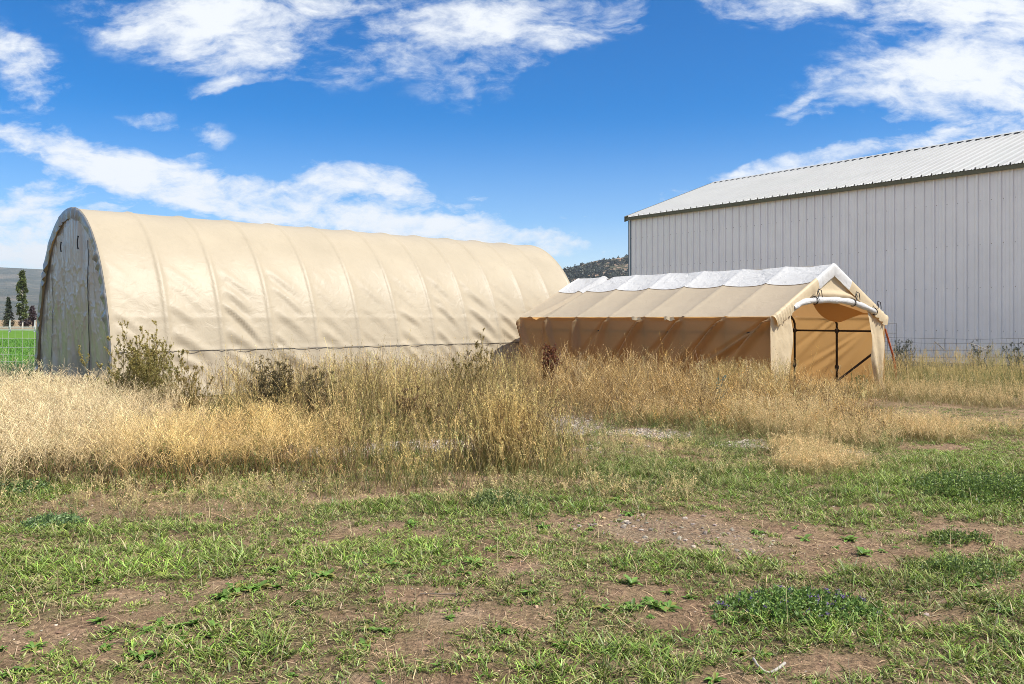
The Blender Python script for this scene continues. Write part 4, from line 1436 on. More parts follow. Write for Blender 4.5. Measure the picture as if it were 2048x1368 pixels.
def build_weed_thicket():
    """branchy dry weeds in front of the canopy tent"""
    mb = MB()
    def dens(x, y):
        yb = np.interp(x, [0, .6, 1.6, 2.6, 3.8, 4.6, 5.4, 6.1], [11.3, 11.2, 10.7, 10.2, 9.6, 9.6, 10.6, 13.0]) + .9 * (fbm(x * 1.7, x * 0, 36, 3) - .5)
        xl = np.interp(y, [9, 12, 14, 20], [.5, .45, .35, .2])
        xr = np.interp(y, [9, 10.5, 12, 14, 16, 19], [4.5, 4.9, 5.2, 5.4, 5.3, 3.5])
        e = sstep(0, .5, y - yb) * sstep(-.3, .3, x - xl) * (1 - sstep(-.35, .25, x - xr))
        return e * (1 - .78 * gravel_mask(x, y)) * np.clip(.3 + fbm(x * 2.1, y * 2.1, 57, 3), .2, 1)
    x, y = scatter(8000, -.2, 6.4, 9.0, 20.5, dens)
    k = ~in_shelter(x, y, .2); x, y = x[k], y[k]
    n = len(x)
    h = np.interp(y, [9.5, 11, 12.5, 14, 16, 20], [.36, .48, .60, .68, .70, .72]) * rng.uniform(.45, 1.15, n) * np.interp(x, [0, 2.5, 3.8, 5, 6], [1.03, 1.0, .90, .86, .6])
    cl = fbm(x * 1.9, y * 1.9, 88, 2)
    h = h * (.70 + .72 * cl) * np.where(rng.random(n) < .07, 1.3, 1)
    c0 = vary((.22, .14, .05), n, .45); c1 = np.clip(lerp_cols((.72, .45, .14), (.84, .62, .29), rng.random(n)) * rng.uniform(.4, 1.15, (n, 1)) * (.5 + .95 * cl)[:, None], 0, .95)
    dk = rng.random(n) < .22
    c0[dk] *= .5; c1[dk] = vary((.21, .125, .05), int(dk.sum()), .4)
    g = rng.random(n) < .15
    c0[g] = vary((.10, .14, .04), g.sum(), .3); 
    P = stems(mb, x, y, h, c0, c1, (.004, .0065), (0, .4), (.0, .8))
    # side branches
    K = 8
    t = rng.uniform(.15, .92, (n, K)); pt, _ = along(P, t); m = n * K
    Q = paths(pt.reshape(-1, 3), rng.uniform(0, 6.28, m), rng.uniform(.4, 1.5, m), rng.uniform(.1, 1.2, m), np.repeat(h, K) * rng.uniform(.15, .42, m), 4)
    cc = np.repeat(c1, K, 0) * rng.uniform(.75, 1.1, (m, 1))
    ribbons(mb, Q, np.array([1, .9, .8, .6]) * .0036, cc * .8, cc)
    s, _ = along(Q, rng.uniform(.25, 1, (m, 6)))
    s = s.reshape(-1, 3)
    leaflets(mb, s, rng.uniform(.009, .024, len(s)), .0075, np.repeat(cc, 6, 0) * rng.uniform(.5, 1.45, (len(s), 1)))
    blades_on(mb, x, y, 3, np.full(n, .28), lerp_cols((.10, .14, .035), (.36, .26, .11), rng.random(n)), (.003, .006), (.1, .5), (.5, 1.6))
    tag(mb.build('dry_weed_thicket', M['dry'], colors=True), kind='stuff')


def build_short_mixed():
    """knee-high and lower green-gold growth between the lawn and the thickets, dry patches on the right"""
    mb = MB()
    def d1(x, y):
        e = sstep(7.0, 8.2, y) * (1 - sstep(11.2, 12.6, y)) * sstep(.1, .5, x) * (1 - sstep(3.7, 4.6, x - .25 * (y - 9)))
        return e * (1 - .93 * gravel_mask(x, y)) * np.clip(fbm(x * 1.8, y * 1.8, 67, 3) * 1.3 - .1, .05, 1)
    x, y = scatter(6000, -.2, 6, 6.8, 12.8, d1)
    dry = np.clip(fbm(x * 1.2, y * 1.2, 5, 3) * 1.5 - .4 + rng.normal(0, .2, len(x)), 0, 1)
    h = rng.uniform(.10, .30, len(x)) * np.interp(y, [7, 8.5, 11, 12.5], [.55, .85, 1.1, 1.2])
    xt, yt = scatter(2600, -5.5, 1.5, 6.1, 7.5, lambda x, y: np.clip(fbm(x * 2.4, y * 2.4, 63, 2) * 1.8 - .6, 0, 1) * sstep(6.0, 7.3, y))
    x = np.r_[x, xt]; y = np.r_[y, yt]; h = np.r_[h, rng.uniform(.08, .26, len(xt))]; dry = np.r_[dry, np.clip(rng.normal(.6, .3, len(xt)), 0, 1)]
    # right-hand dry clumps
    for px, py, rx, ry, cnt, hh in [(1640, 935, .42, .42, 420, .22), (1800, 868, .80, .75, 700, .30), (1860, 880, .5, .45, 220, .22), (1690, 885, .5, .7, 420, .28), (1985, 866, .5, .4, 130, .22),
                                    (2000, 800, 1.9, 1.5, 700, .36), (1850, 800, 1.3, 1.3, 420, .42), (1600, 905, .4, .3, 200, .22), (1560, 870, .55, .9, 650, .48), (1460, 835, .5, .6, 300, .45), (1640, 850, .5, .7, 450, .42), (1340, 845, .5, .5, 220, .38)]:
        cx, cy = ground_at(px, py)
        th = rng.uniform(0, 6.28, cnt); rr = np.sqrt(rng.random(cnt)) * (1 + .35 * rng.normal(0, .5, cnt))
        x = np.r_[x, cx + rr * rx * np.cos(th)]; y = np.r_[y, cy + rr * ry * np.sin(th)]
        h = np.r_[h, hh * rng.uniform(.55, 1.15, cnt)]; dry = np.r_[dry, np.clip(rng.normal(.95, .2, cnt), 0, 1)]
    k = ~in_shelter(x, y, .15); x, y, h, dry = x[k], y[k], h[k], dry[k]
    n = len(x)
    c0 = lerp_cols((.10, .15, .035), (.38, .27, .11), dry) * rng.uniform(.75, 1.2, (n, 1))
    c1 = lerp_cols((.24, .28, .08), (.74, .55, .28), dry) * rng.uniform(.75, 1.15, (n, 1))
    P = stems(mb, x, y, h, c0, c1, (.0026, .0042), (0, .35), (.1, .9), 5)
    heads(mb, P, 9, .35, (.02, .08), .0024, c1, np.clip(c1 * 1.1, 0, .95), (.3, 1.2), 3, .0045, .012)
    blades_on(mb, x, y, 5, h * .75, lerp_cols((.095, .17, .035), (.40, .30, .13), np.clip(dry + rng.normal(-.1, .25, n), 0, 1)), (.003, .006), (.1, .7), (.5, 1.7))
    tag(mb.build('low_meadow_grass', M['dry'], colors=True), kind='stuff')


def build_tall_grass_right():
    """tall grass between the tent and the metal building, and inside the tent mouth"""
    mb = MB()
    def d1(x, y):
        yb = np.interp(x, [5, 7.5, 9, 12, 16], [16.5, 15.6, 15.2, 15.2, 15.4]) + 1.4 * (fbm(x * .9, y * 0, 46, 3) - .5)
        return sstep(0, .9, y - yb) * (x < FX(y, 2.6)) * np.clip(.35 + fbm(x * 1.5, y * 1.5, 27, 3), .3, 1) * (1 - .5 * sstep(18, 22, y))
    x, y = scatter(9200, 7.2, 19, 14.2, 25, d1)
    h = rng.uniform(.35, .86, len(x)) * np.interp(y, [14.5, 16.5, 19, 24], [.62, .95, 1.05, .85]) * (.65 + .75 * fbm(x * 1.2, y * 1.2, 19, 2))
    gold = np.clip(.55 + 1.4 * (fbm(x * .8, y * .8, 73, 3) - .5) + rng.normal(0, .18, len(x)), 0, 1)
    # mouth of the tent and beside its front corner
    cnt = 620
    w = rng.uniform(-.35, TW + .2, cnt); l = rng.uniform(-1.1, .25, cnt) 
    q = TO[:, None] + TD[:, None] * w + TE[:, None] * l
    kk = rng.random(cnt) < np.interp(w, [-.4, .3, 1.2, 2.2, 3.4, 4.2], [1, 1, .85, .45, .5, .8])
    x = np.r_[x, q[0][kk]]; y = np.r_[y, q[1][kk]]
    h = np.r_[h, (rng.uniform(.2, .42, cnt) * np.interp(w, [0, 1, 2, 4], [1.15, 1.05, .6, .7]))[kk]]; gold = np.r_[gold, np.clip(rng.normal(.9, .15, cnt), 0, 1)[kk]]
    # upright clump against the tent's near corner
    cnt = 520
    w = rng.uniform(-.95, -.12, cnt); l = rng.uniform(-.6, .9, cnt)
    q = TO[:, None] + TD[:, None] * w + TE[:, None] * l
    x = np.r_[x, q[0]]; y = np.r_[y, q[1]]
    h = np.r_[h, rng.uniform(.45, .86, cnt)]; gold = np.r_[gold, np.clip(rng.normal(.55, .2, cnt), 0, 1)]
    bad = in_shelter(x, y, 0)
    qq = np.stack([x - TO[0], y - TO[1]], -1)
    inmouth = ((qq @ TE) > -.1) & ((qq @ TE) < .35) & ((qq @ TD) > .75) & ((qq @ TD) < TW - .35)
    k = ~bad | inmouth
    x, y, h, gold = x[k], y[k], h[k], gold[k]
    n = len(x)
    c0 = lerp_cols((.115, .15, .035), (.33, .24, .085), gold) * rng.uniform(.75, 1.2, (n, 1))
    c1 = lerp_cols((.46, .42, .15), (.76, .55, .25), gold) * rng.uniform(.75, 1.15, (n, 1))
    P = stems(mb, x, y, h, c0, c1, (.0034, .0058), (0, .2), (.1, .7))
    heads(mb, P, 8, .6, (.03, .08), .0026, c1, np.clip(c1 * 1.1, 0, .9), (.15, .6), 2, .005, .012)
    blades_on(mb, x, y, 5, h * .7, lerp_cols((.11, .17, .04), (.40, .31, .12), np.clip(gold + rng.normal(-.15, .25, n), 0, 1)), (.004, .008), (.05, .5), (.35, 1.5))
    tag(mb.build('tall_gold_grass', M['dry'], colors=True), kind='stuff')


def build_left_field_grass():
    mb = MB()
    x, y = scatter(15000, -18, -7.2, 14.2, 26, lambda x, y: sstep(-1, .6, (y - 14.6) - (x + 9.0) * .5) * np.clip(.4 + fbm(x, y, 37, 3), 0, 1))
    k = ~in_shelter(x, y, .1); x, y = x[k], y[k]
    n = len(x)
    h = rng.uniform(.22, .5, n) * np.interp(y, [14, 18, 26], [1, 1, .7])
    c = lerp_cols((.055, .12, .03), (.10, .19, .05), rng.random(n)) * rng.uniform(.7, 1.2, (n, 1))
    blades_on(mb, x, y, 8, h, c, (.004, .008), (.05, .4), (.3, 1.3))
    # hayfield: short dense blades near the fence
    x, y = scatter(26000, -40, -9, 24, 62, lambda x, y: (x < -.44 * y) * (x > -.72 * y))
    n = len(x)
    c = lerp_cols((.08, .20, .025), (.14, .31, .05), fbm(x * .5, y * .5, 2, 3)) * rng.uniform(.7, 1.3, (n, 1))
    blades_on(mb, x, y, 3, rng.uniform(.12, .22, n), c, (.012, .022), (.05, .5), (.2, 1.0))
    tag(mb.build('field_grass', M['plant'], colors=True), kind='stuff')
    # pale dead stalks along the fence
    mb = MB()
    x, y = scatter(260, -15, -9, 15.5, 21, lambda x, y: (x < -.50 * y) * .9)
    k = ~in_shelter(x, y, .1); x, y = x[k], y[k]; n = len(x)
    c = vary((.60, .54, .36), n, .2)
    P = stems(mb, x, y, rng.uniform(.4, .85, n), c, c, (.004, .007), (0, .4), (.2, .9))
    heads(mb, P, 10, .55, (.05, .12), .003, c, c, (.2, .7), 2, .005, .012)
    tag(mb.build('pale_fence_stalks', M['dry'], colors=True), kind='stuff')


build_lawn(); build_litter(); build_stones(); build_feather_grass(); build_mixed_grass()
build_weed_thicket(); build_short_mixed(); build_tall_grass_right(); build_left_field_grass()


# ------------------------------------------------------------------ single plants
def branchy(name, label, cat, px, py_top, Y, width, nst, leafc, stemc, leafL, leafW, nleaf, group=None, cone=.55, kids=7, levels=2, low=.15, mat='leaf', head=None):
    """one plant of many thin stems; foliage and stems are its parts"""
    p = at(px, py_top, Y)
    H = p.z
    root = empty(name, (p.x, Y, float(gh(p.x, Y))))
    tag(root, label, cat, group)
    n = nst
    zero = np.zeros((n, 3)); zero[:, :2] = rng.normal(0, .03 + .08 * width, (n, 2))
    az = rng.uniform(0, 6.28, n)
    out = np.abs(rng.normal(0, 1, n)); out = np.clip(out, 0, 2.1)
    ph1 = out * math.atan(width / 2 / H) * 1.15
    Ls = H * rng.uniform(.72, 1.0, n) * (1 - cone * np.clip(out / 2.1, 0, 1))
    Ls[0] = H; ph1[0] = .03
    P = paths(zero, az, ph1 * .6, ph1 * 1.05, Ls, 7)
    ms = MB(); mf = MB()
    cs = vary(stemc, n, .25)
    ribbons(ms, P, np.linspace(1, .4, 7) * .009, cs * .8, cs)
    lev = [P]
    Lp = Ls
    for lv in range(levels):
        K = kids if lv == 0 else 4
        m = len(P) * K
        t = rng.uniform(low if lv == 0 else .25, .97, (len(P), K)); pt, _ = along(P, t)
        Q = paths(pt.reshape(-1, 3), rng.uniform(0, 6.28, m), rng.uniform(.3, .9, m), rng.uniform(.05, .7, m), np.repeat(Lp, K) * (1.15 - t.ravel()) * rng.uniform(.22, .45, m), 4)
        c = vary(stemc, m, .25)
        ribbons(ms, Q, np.array([1, .9, .7, .5]) * (.0055 if lv == 0 else .004), c * .9, c)
        Lp = np.repeat(Lp, K) * (1.15 - t.ravel()) * .35
        P = Q; lev.append(Q)
    for Q, share in zip(lev[1:], (.35, .65) if levels == 2 else (1,)):
        k = max(1, int(nleaf * share / len(Q)))
        s, _ = along(Q, rng.uniform(.1, 1, (len(Q), k)))
        s = s.reshape(-1, 3)
        f = rng.random(len(s)); z = np.clip(s[:, 2] / H, 0, 1)
        c = lerp_cols(leafc[0], leafc[1], np.clip(z * .8 + f * .4 - .1, 0, 1)) * rng.uniform(.7, 1.3, (len(s), 1))
        leaflets(mf, s, rng.uniform(.6, 1.3, len(s)) * leafL, leafW, c)
    if head:
        Q = lev[-1]
        k = rng.random(len(Q)) < head[0]
        tip = Q[k, -1]
        s = (tip[:, None] + rng.normal(0, head[2], (len(tip), head[1], 3)) * np.array([1, 1, .45])).reshape(-1, 3)
        leaflets(mf, s, head[2] * 1.4, head[2] * .9, vary(head[3], len(s), .35))
    tag(ms.build('stem', M['dry'], root, colors=True), kind='stuff')
    mf.build('foliage', M[mat], root, colors=True)
    return root


branchy('shrub', 'tall leafy green shrub growing against the front corner of the large tan shelter', 'shrub', 293, 638, 12.3, 1.85, 76, ((.11, .135, .03), (.48, .38, .12)), (.27, .19, .075), .021, .0085, 62000, kids=11, low=.12, cone=.58)
branchy('shrub', 'low yellowish shrub right beside the taller leafy shrub', 'shrub', 375, 705, 12.0, 1.1, 34, ((.13, .12, .03), (.44, .33, .11)), (.40, .28, .11), .019, .0075, 13000, kids=8, low=.15)
branchy('seedhead_weed', 'bushy dark brown seedhead weed, the larger of two before the tan shelter', 'weed', 549, 712, 11.2, .78, 60, ((.05, .075, .02), (.09, .07, .03)), (.16, .12, .05), .026, .010, 4200, kids=8, low=.3, head=(.8, 9, .014, (.20, .15, .065)))
branchy('seedhead_weed', 'dark brown seedhead weed, the smaller of two before the tan shelter', 'weed', 636, 729, 11.2, .50, 36, ((.05, .075, .02), (.09, .07, .03)), (.16, .12, .05), .026, .010, 3000, kids=8, low=.3, head=(.8, 9, .014, (.21, .16, .07)))
branchy('seedhead_weed', 'broad patch of brown seedheads amid the middle tall grass', 'weed', 835, 772, 10.9, 1.2, 40, ((.06, .08, .02), (.12, .09, .035)), (.22, .16, .06), .02, .008, 2400, kids=7, low=.45, head=(.65, 10, .012, (.24, .15, .07)))
branchy('wiry_weed', 'thin wiry weed with forked bare tips before the shelter seam', 'weed', 706, 692, 12.0, .55, 9, ((.22, .18, .07), (.34, .26, .10)), (.27, .20, .08), .012, .006, 700, kids=6, low=.45)
branchy('wiry_weed', 'single slim upright weed standing between two wiry weeds', 'weed', 766, 690, 12.3, .25, 5, ((.22, .18, .07), (.34, .26, .10)), (.27, .20, .08), .012, .006, 380, kids=6, low=.45)
branchy('golden_weed', 'tall golden branched weed beside the near back corner of the canopy tent', 'weed', 963, 660, 13.6, .7, 20, ((.24, .19, .06), (.42, .32, .13)), (.36, .27, .11), .022, .010, 7000, kids=8, low=.3)
branchy('golden_weed', 'dense olive gold weed clump between shelter and tent back corner', 'weed', 915, 698, 13.2, 1.2, 30, ((.14, .13, .04), (.36, .28, .10)), (.33, .25, .10), .022, .010, 9000, kids=8, low=.2)
branchy('dock_plant', 'rusty red brown dock plant in front of the tent side wall', 'plant', 1101, 684, 15.2, .50, 34, ((.16, .055, .025), (.20, .065, .03)), (.20, .09, .04), .026, .017, 9000, kids=9, low=.3, cone=.45)
branchy('wiry_weed', 'forked bare straw weed standing before the tent side wall', 'weed', 1290, 694, 14.2, .95, 14, ((.36, .27, .12), (.52, .41, .21)), (.44, .33, .16), .012, .006, 900, kids=6, low=.35)
branchy('wiry_weed', 'pale straw weed with drooping tips close to the tent front corner', 'weed', 1410, 705, 14.0, .8, 16, ((.40, .30, .14), (.58, .46, .25)), (.48, .37, .18), .014, .006, 1300, kids=6, low=.35)
branchy('plume_weed', 'feathery pale straw weed just right of the rusty red plant', 'weed', 1165, 706, 14.6, .7, 18, ((.44, .33, .15), (.66, .52, .29)), (.50, .38, .19), .016, .006, 2600, kids=9, low=.35)
branchy('plume_weed', 'feathery straw weed leaning against the near corner of the tent wall', 'weed', 1500, 716, 13.8, .55, 18, ((.44, .33, .15), (.66, .52, .29)), (.50, .38, .19), .016, .006, 2200, kids=9, low=.35)
branchy('grey_weed', 'grey green leafy stalk rising out of the dry weeds by the tent', 'weed', 1436, 738, 12.6, .16, 5, ((.13, .19, .15), (.20, .27, .21)), (.18, .21, .14), .035, .016, 260, kids=4, low=.2, levels=1)
branchy('wiry_weed', 'bare branched weed growing in the open tent mouth', 'weed', 1672, 722, 15.4, .5, 6, ((.40, .29, .13), (.55, .42, .22)), (.50, .37, .18), .014, .006, 160, kids=5, low=.4)
branchy('leafy_weed', 'small green weed at the right foot of the tent opening', 'weed', 1716, 744, 15.9, .45, 12, ((.10, .14, .03), (.22, .24, .07)), (.22, .20, .07), .022, .009, 900, kids=6)
branchy('fence_weed', 'dark grey bushy weed on the wire fence nearest the orange post', 'weed', 1800, 672, 20.6, 1.0, 30, ((.05, .06, .035), (.09, .10, .06)), (.09, .09, .06), .028, .012, 2600, kids=7, low=.2, cone=.3)
branchy('fence_weed', 'tall dark weed on the wire fence, middle of the three', 'weed', 1958, 676, 21.0, .62, 13, ((.045, .055, .03), (.08, .09, .05)), (.08, .08, .05), .035, .015, 1300, kids=6, low=.2, cone=.2)
branchy('fence_weed', 'dark weed on the wire fence farthest from the tent', 'weed', 2034, 684, 21.0, .8, 17, ((.045, .055, .03), (.08, .09, .05)), (.08, .08, .05), .035, .015, 1500, kids=6, low=.2, cone=.2)


# low leafy mounds on the lawn
def mound(label, px, py, rx, ry, h, n, cols, leafL, leafW, flowers=0):
    cx, cy = ground_at(px, py)
    root = empty('lawn_herb', (cx, cy, float(gh(cx, cy))))
    tag(root, label, 'herb')
    th = rng.uniform(0, 6.28, n); rr = np.sqrt(rng.random(n)) * (1 + .25 * rng.normal(0, .5, n))
    x = rr * rx * np.cos(th); y = rr * ry * np.sin(th)
    b = np.stack([x, y, gh(cx + x, cy + y) - gh(cx, cy)], -1)
    n_ = n
    hh = h * .8 * np.clip(1.1 - .65 * rr ** 2, .2, 1) * rng.uniform(.6, 1.1, n)
    P = paths(b, th + rng.normal(0, .8, n), rng.uniform(0, .4, n), rng.uniform(.1, .9, n), hh, 4)
    ms = MB(); c = vary(cols[0], n, .3)
    ribbons(ms, P, .0028, c, c)
    tag(ms.build('stem', M['plant'], root, colors=True), kind='stuff')
    k = 8
    s, _ = along(P, rng.uniform(.25, 1, (n, k))); s = s.reshape(-1, 3)
    mf = MB()
    leaflets(mf, s, rng.uniform(.7, 1.3, len(s)) * leafL * 1.5, leafW * 1.25, lerp_cols(np.array(cols[0]) * 1.3, np.array(cols[1]) * 1.9 * np.array([1.25, 1.05, .7]), rng.random(len(s))) * rng.uniform(.7, 1.3, (len(s), 1)), .1)
    mf.build('foliage', M['leaf'], root, colors=True)
    if flowers:
        j = rng.choice(n, flowers, False)
        tip = P[j, -1]
        s = (tip[:, None] + rng.normal(0, .0055, (flowers, 12, 3))).reshape(-1, 3)
        mf = MB(); leaflets(mf, s, .010, .006, vary((.20, .13, .30), len(s), .3))
        mf.build('blossoms', M['leaf'], root, colors=True)


mound('purple flowered clover mound low on the lawn', 1600, 1222, .42, .26, .11, 520, ((.05, .10, .025), (.10, .18, .055)), .015, .009, 42)
mound('bushy grey green herb in front of the tall clump beside the gravel', 1000, 1012, .26, .22, .14, 330, ((.06, .10, .04), (.13, .18, .08)), .018, .007)
mound('dark bushy herb at the far left edge of the lawn', 25, 985, .32, .28, .16, 360, ((.045, .085, .035), (.09, .15, .06)), .02, .008)
mound('small blue green herb on the left lawn below the dry grass', 105, 1045, .2, .16, .10, 200, ((.05, .10, .045), (.10, .17, .08)), .017, .008)
mound('large leafy herb mound in the thick right lawn', 1955, 985, .55, .5, .22, 620, ((.05, .09, .025), (.10, .165, .045)), .022, .008)
mound('loose leafy herb on the bare soil at the right side of the lawn', 1940, 1145, .24, .22, .11, 240, ((.055, .10, .03), (.12, .18, .06)), .016, .007)
mound('narrow weedy herb near the bare dirt strip on the right', 1915, 1080, .22, .12, .09, 150, ((.055, .10, .03), (.12, .18, .06)), .016, .007)


# broad-leaf rosettes
def rosette_mesh(seed):
    r = np.random.default_rng(seed)
    mb = MB()
    n = 19
    for k in range(n):
        a = k * 2.4 + r.uniform(-.6, .6)
        L = r.uniform(.03, .095); Wd = L * r.uniform(.28, .46)
        t = np.linspace(0, 1, 8)
        el0 = r.uniform(.05, .95); el1 = r.uniform(-.8, .3)
        e = el0 + (el1 - el0) * t
        rad = np.cumsum(np.r_[0, np.cos(e[1:])]) * L / 7; hz = np.cumsum(np.r_[0, np.sin(e[1:])]) * L / 7
        w = Wd * np.sin(np.pi * np.clip(t * .86 + .08, 0, 1)) ** .8 * (1 + .22 * np.sin(t * 22 + k))
        c = np.stack([rad * math.cos(a), rad * math.sin(a), hz + .004], -1)
        s = np.array([-math.sin(a), math.cos(a), 0])
        P = np.stack([c - s * w[:, None] / 2 + np.array([0, 0, 1]) * (w * .22)[:, None], c, c + s * w[:, None] / 2 + np.array([0, 0, 1]) * (w * .22)[:, None]], 1)
        cc = np.array([.15, .27, .048]) * r.uniform(.5, 1.45)
        if r.random() < .1: cc = np.array([.24, .22, .06])
        mb.grid(P, col=np.tile(cc, (24, 1)))
    return mb


ROS = []
for i in range(5):
    o = rosette_mesh(50 + i).build('broadleaf_weed', M['leaf'], smooth=True, colors=True)
    tag(o, 'flat broad leaved green weed rosette on the sparse lawn', 'weed', 'broadleaf rosettes on the lawn')
    ROS.append(o)
spots = [(400, 1028), (562, 1286), (1072, 1214), (1312, 1216), (1250, 1222), (1376, 1196), (765, 1258), (290, 1262), (200, 1240), (60, 1262), (130, 1285), (20, 1345),
         (1700, 1072), (1672, 1090), (1610, 1070), (1590, 1052), (930, 1175), (1085, 1060), (1260, 1030), (1480, 1300), (1380, 1318), (1890, 1075), (1550, 1175),
         (455, 1195), (640, 1160), (600, 1210), (150, 1180), (350, 1250), (420, 1268), (30, 1238), (720, 1120), (850, 1110), (1180, 1060), (1830, 1180), (1960, 1175),
         (240, 1330), (310, 1345), (1120, 1292), (1700, 1300), (880, 1330), (520, 1180), (1010, 1270), (1440, 1240), (560, 1002), (1230, 1000), (1330, 1006), (780, 1140)]
k = 0
for px, py, sx, sy, cnt in [(330, 1285, 90, 18, 12), (90, 1300, 60, 16, 7), (1750, 1095, 60, 10, 5), (480, 1185, 90, 10, 7), (1250, 1215, 50, 8, 4), (700, 1150, 90, 14, 7), (1400, 1190, 80, 10, 5)]:
    for _ in range(cnt):
        spots.append((random.gauss(px, sx), random.gauss(py, sy)))
while len(spots) < 150:
    px, py = random.uniform(-40, 2090), random.uniform(1000, 1366)
    x, y = ground_at(px, py)
    if float(bare_mask(x, y)) < .75 and float(gravel_mask(x, y)) < .4:
        spots.append((px, py))
for i, (px, py) in enumerate(spots):
    x, y = ground_at(px, py)
    if i < 5:
        o = ROS[i]
    else:
        o = ROS[random.randrange(5)].copy()
        COL.objects.link(o)
    o.location = (x, y, float(gh(x, y)))
    o.rotation_euler = (random.uniform(-.12, .12), random.uniform(-.12, .12), random.uniform(0, 6.28))
    s = random.uniform(.4, .95)
    s *= .72 if py > 1250 else 1
    o.scale = (s, s, s * random.uniform(.8, 1.2))


# ------------------------------------------------------------------ fences, posts, trees
def wire_fence(name, label, pts, heights, dx, mat, rad, wob, posts, postmat):
    pts = [np.array(p, float) for p in pts]
    root = empty(name, (pts[0][0], pts[0][1], 0))
    tag(root, label, 'fence')
    o = np.array([pts[0][0], pts[0][1], 0])
    a, b = pts[0], pts[-1]
    L = np.linalg.norm(b - a); n = int(L / .12)
    q = np.linspace(0, 1, n)
    XY = a[None] * (1 - q[:, None]) + b[None] * q[:, None]
    d = (b - a) / L; nrm = np.array([-d[1], d[0]])
    mb = MB()
    def sag(q_, h):
        return wob * (fbm(q_ * L * .45, q_ * 0 + h * 2, 3, 3) - .5) * 2
    for h in heights:
        off = wob * (fbm(q * L * .8, q * 0 + h, 7, 3) - .5)
        P = np.stack([XY[:, 0] + nrm[0] * off - o[0], XY[:, 1] + nrm[1] * off - o[1], h + sag(q, h)], -1)
        mb.tube(P, rad, 4)
    s = 0.1
    hs = np.array(sorted(heights))
    while s < L:
        qq = s / L
        pr = []
        for h in np.linspace(hs[0], hs[-1], 9):
            off = wob * (fbm(qq * L * .8, h, 7, 3) - .5)
            jit = .7 * wob * (vnoise(s * 3.1, h * 2.2, 9) - .5) * 2
            p = a + d * (s + jit) + nrm * off
            pr.append((p[0] - o[0], p[1] - o[1], h + float(sag(np.array([qq]), h)[0]) - .004))
        mb.tube(pr, rad * .85, 4)
        s += dx * random.uniform(.85, 1.15)
    mb.build('woven_wire', mat, root)
    for t, h, r in posts:
        p = a + (b - a) * t
        mb = MB()
        mb.tube([(p[0] - o[0], p[1] - o[1], -.1), (p[0] - o[0] + .01, p[1] - o[1], h * .5), (p[0] - o[0], p[1] - o[1], h)], r, 8)
        mb.build('post', postmat, root)
    return root


f0 = at(1766, 700, 21.6); f1 = at(2160, 700, 20.2)
wire_fence('wire_fence', 'sagging woven wire fence in front of the white metal building', [(f0.x, f0.y), (f1.x, f1.y)], (.32, .52, .70, .90, 1.02), .27, M['wire'], .0042, .045,
           [(.95, 1.15, .022)], M['wire'])
# taller wire panel leaning behind the tent
pA = at(1758, 640, 20.4); pB = at(1793, 640, 20.9)
rt = empty('wire_fence', (pA.x, pA.y, 0)); tag(rt, 'short taller wire fence piece standing behind the right side of the tent', 'fence')
mb = MB()
dx_, dy_ = pB.x - pA.x, pB.y - pA.y
for h in (.55, .85, 1.15, 1.40):
    mb.tube([(0, 0, h), (dx_, dy_, h - .01)], .0042, 4)
for q in (0, .5, 1):
    mb.tube([(dx_ * q, dy_ * q, 0), (dx_ * q, dy_ * q, 1.40 - .01 * q + .006)], .0042, 4)
mb.build('mesh', M['wire'], rt)
# pale sticks caught in the fence
for i, (p0, p1, lab) in enumerate([((1869, 683), (1893, 703), 'pale stick caught in the wire fence nearer the tent'), ((1939, 686), (1983, 703), 'longer pale stick caught in the wire fence by the dark weed')]):
    t = (p0[0] - 1766) / 394
    a_ = at(*p0, 21.6 - 1.4 * t - .05); b_ = at(*p1, 21.6 - 1.4 * t - .05)
    mb = MB(); c_ = (a_ + b_) / 2
    mb.tube([tuple(a_ - c_), tuple((b_ - c_) * .02 + Vector((0, 0, .004))), tuple(b_ - c_)], [.012, .013, .010], 6)
    tag(mb.build('stick', M['palestick'], loc=c_), lab, 'stick')
# leaning orange steel post
pa = at(1770, 657, 19.6); pb = at(1790, 745, 19.3)
mb = MB()
dv_ = np.array(pb) - np.array(pa)
foot = np.array(pb) + dv_ * ((0 - pb.z) / dv_[2])
top = np.array(pa) - foot
w_ = np.array([.024, 0, 0]); t_ = np.array([0, .004, 0])
def plank(a, b, w, t):
    V = [a - w - t, a + w - t, a + w + t, a - w + t, b - w - t, b + w - t, b + w + t, b - w + t]
    mb.add(V, [(0, 3, 2, 1), (4, 5, 6, 7), (0, 1, 5, 4), (1, 2, 6, 5), (2, 3, 7, 6), (3, 0, 4, 7)])
z0 = np.zeros(3)
bend = top * .5 + np.array([.045, 0, 0])
for a_, b_ in ((z0, bend), (bend, top)):
    plank(a_, b_, w_, t_)
    plank(a_ + np.array([0, -.022, 0]), b_ + np.array([0, -.022, 0]), np.array([.005, 0, 0]), np.array([0, .017, 0]))
for q in np.linspace(.1, .9, 12):
    c_ = (bend * (q * 2) if q < .5 else bend + (top - bend) * (q * 2 - 1)) + np.array([0, -.044, 0])
    mb.box(tuple(c_ - .008), tuple(c_ + .008))
tag(mb.build('steel_post', M['orange'], loc=Vector(foot)), 'orange painted steel fence post leaning beside the canopy tent', 'post')

# left side wire fence
g0 = at(-160, 700, 24.3); g1 = at(86, 700, 23.2)
wire_fence('wire_fence', 'pale woven wire fence along the bright green field', [(g0.x, g0.y), (g1.x, g1.y)], (.12, .30, .49, .70, .95, 1.18), .22, M['palewire'], .0035, .02, [(.1, 1.3, .03)], M['palewire'])

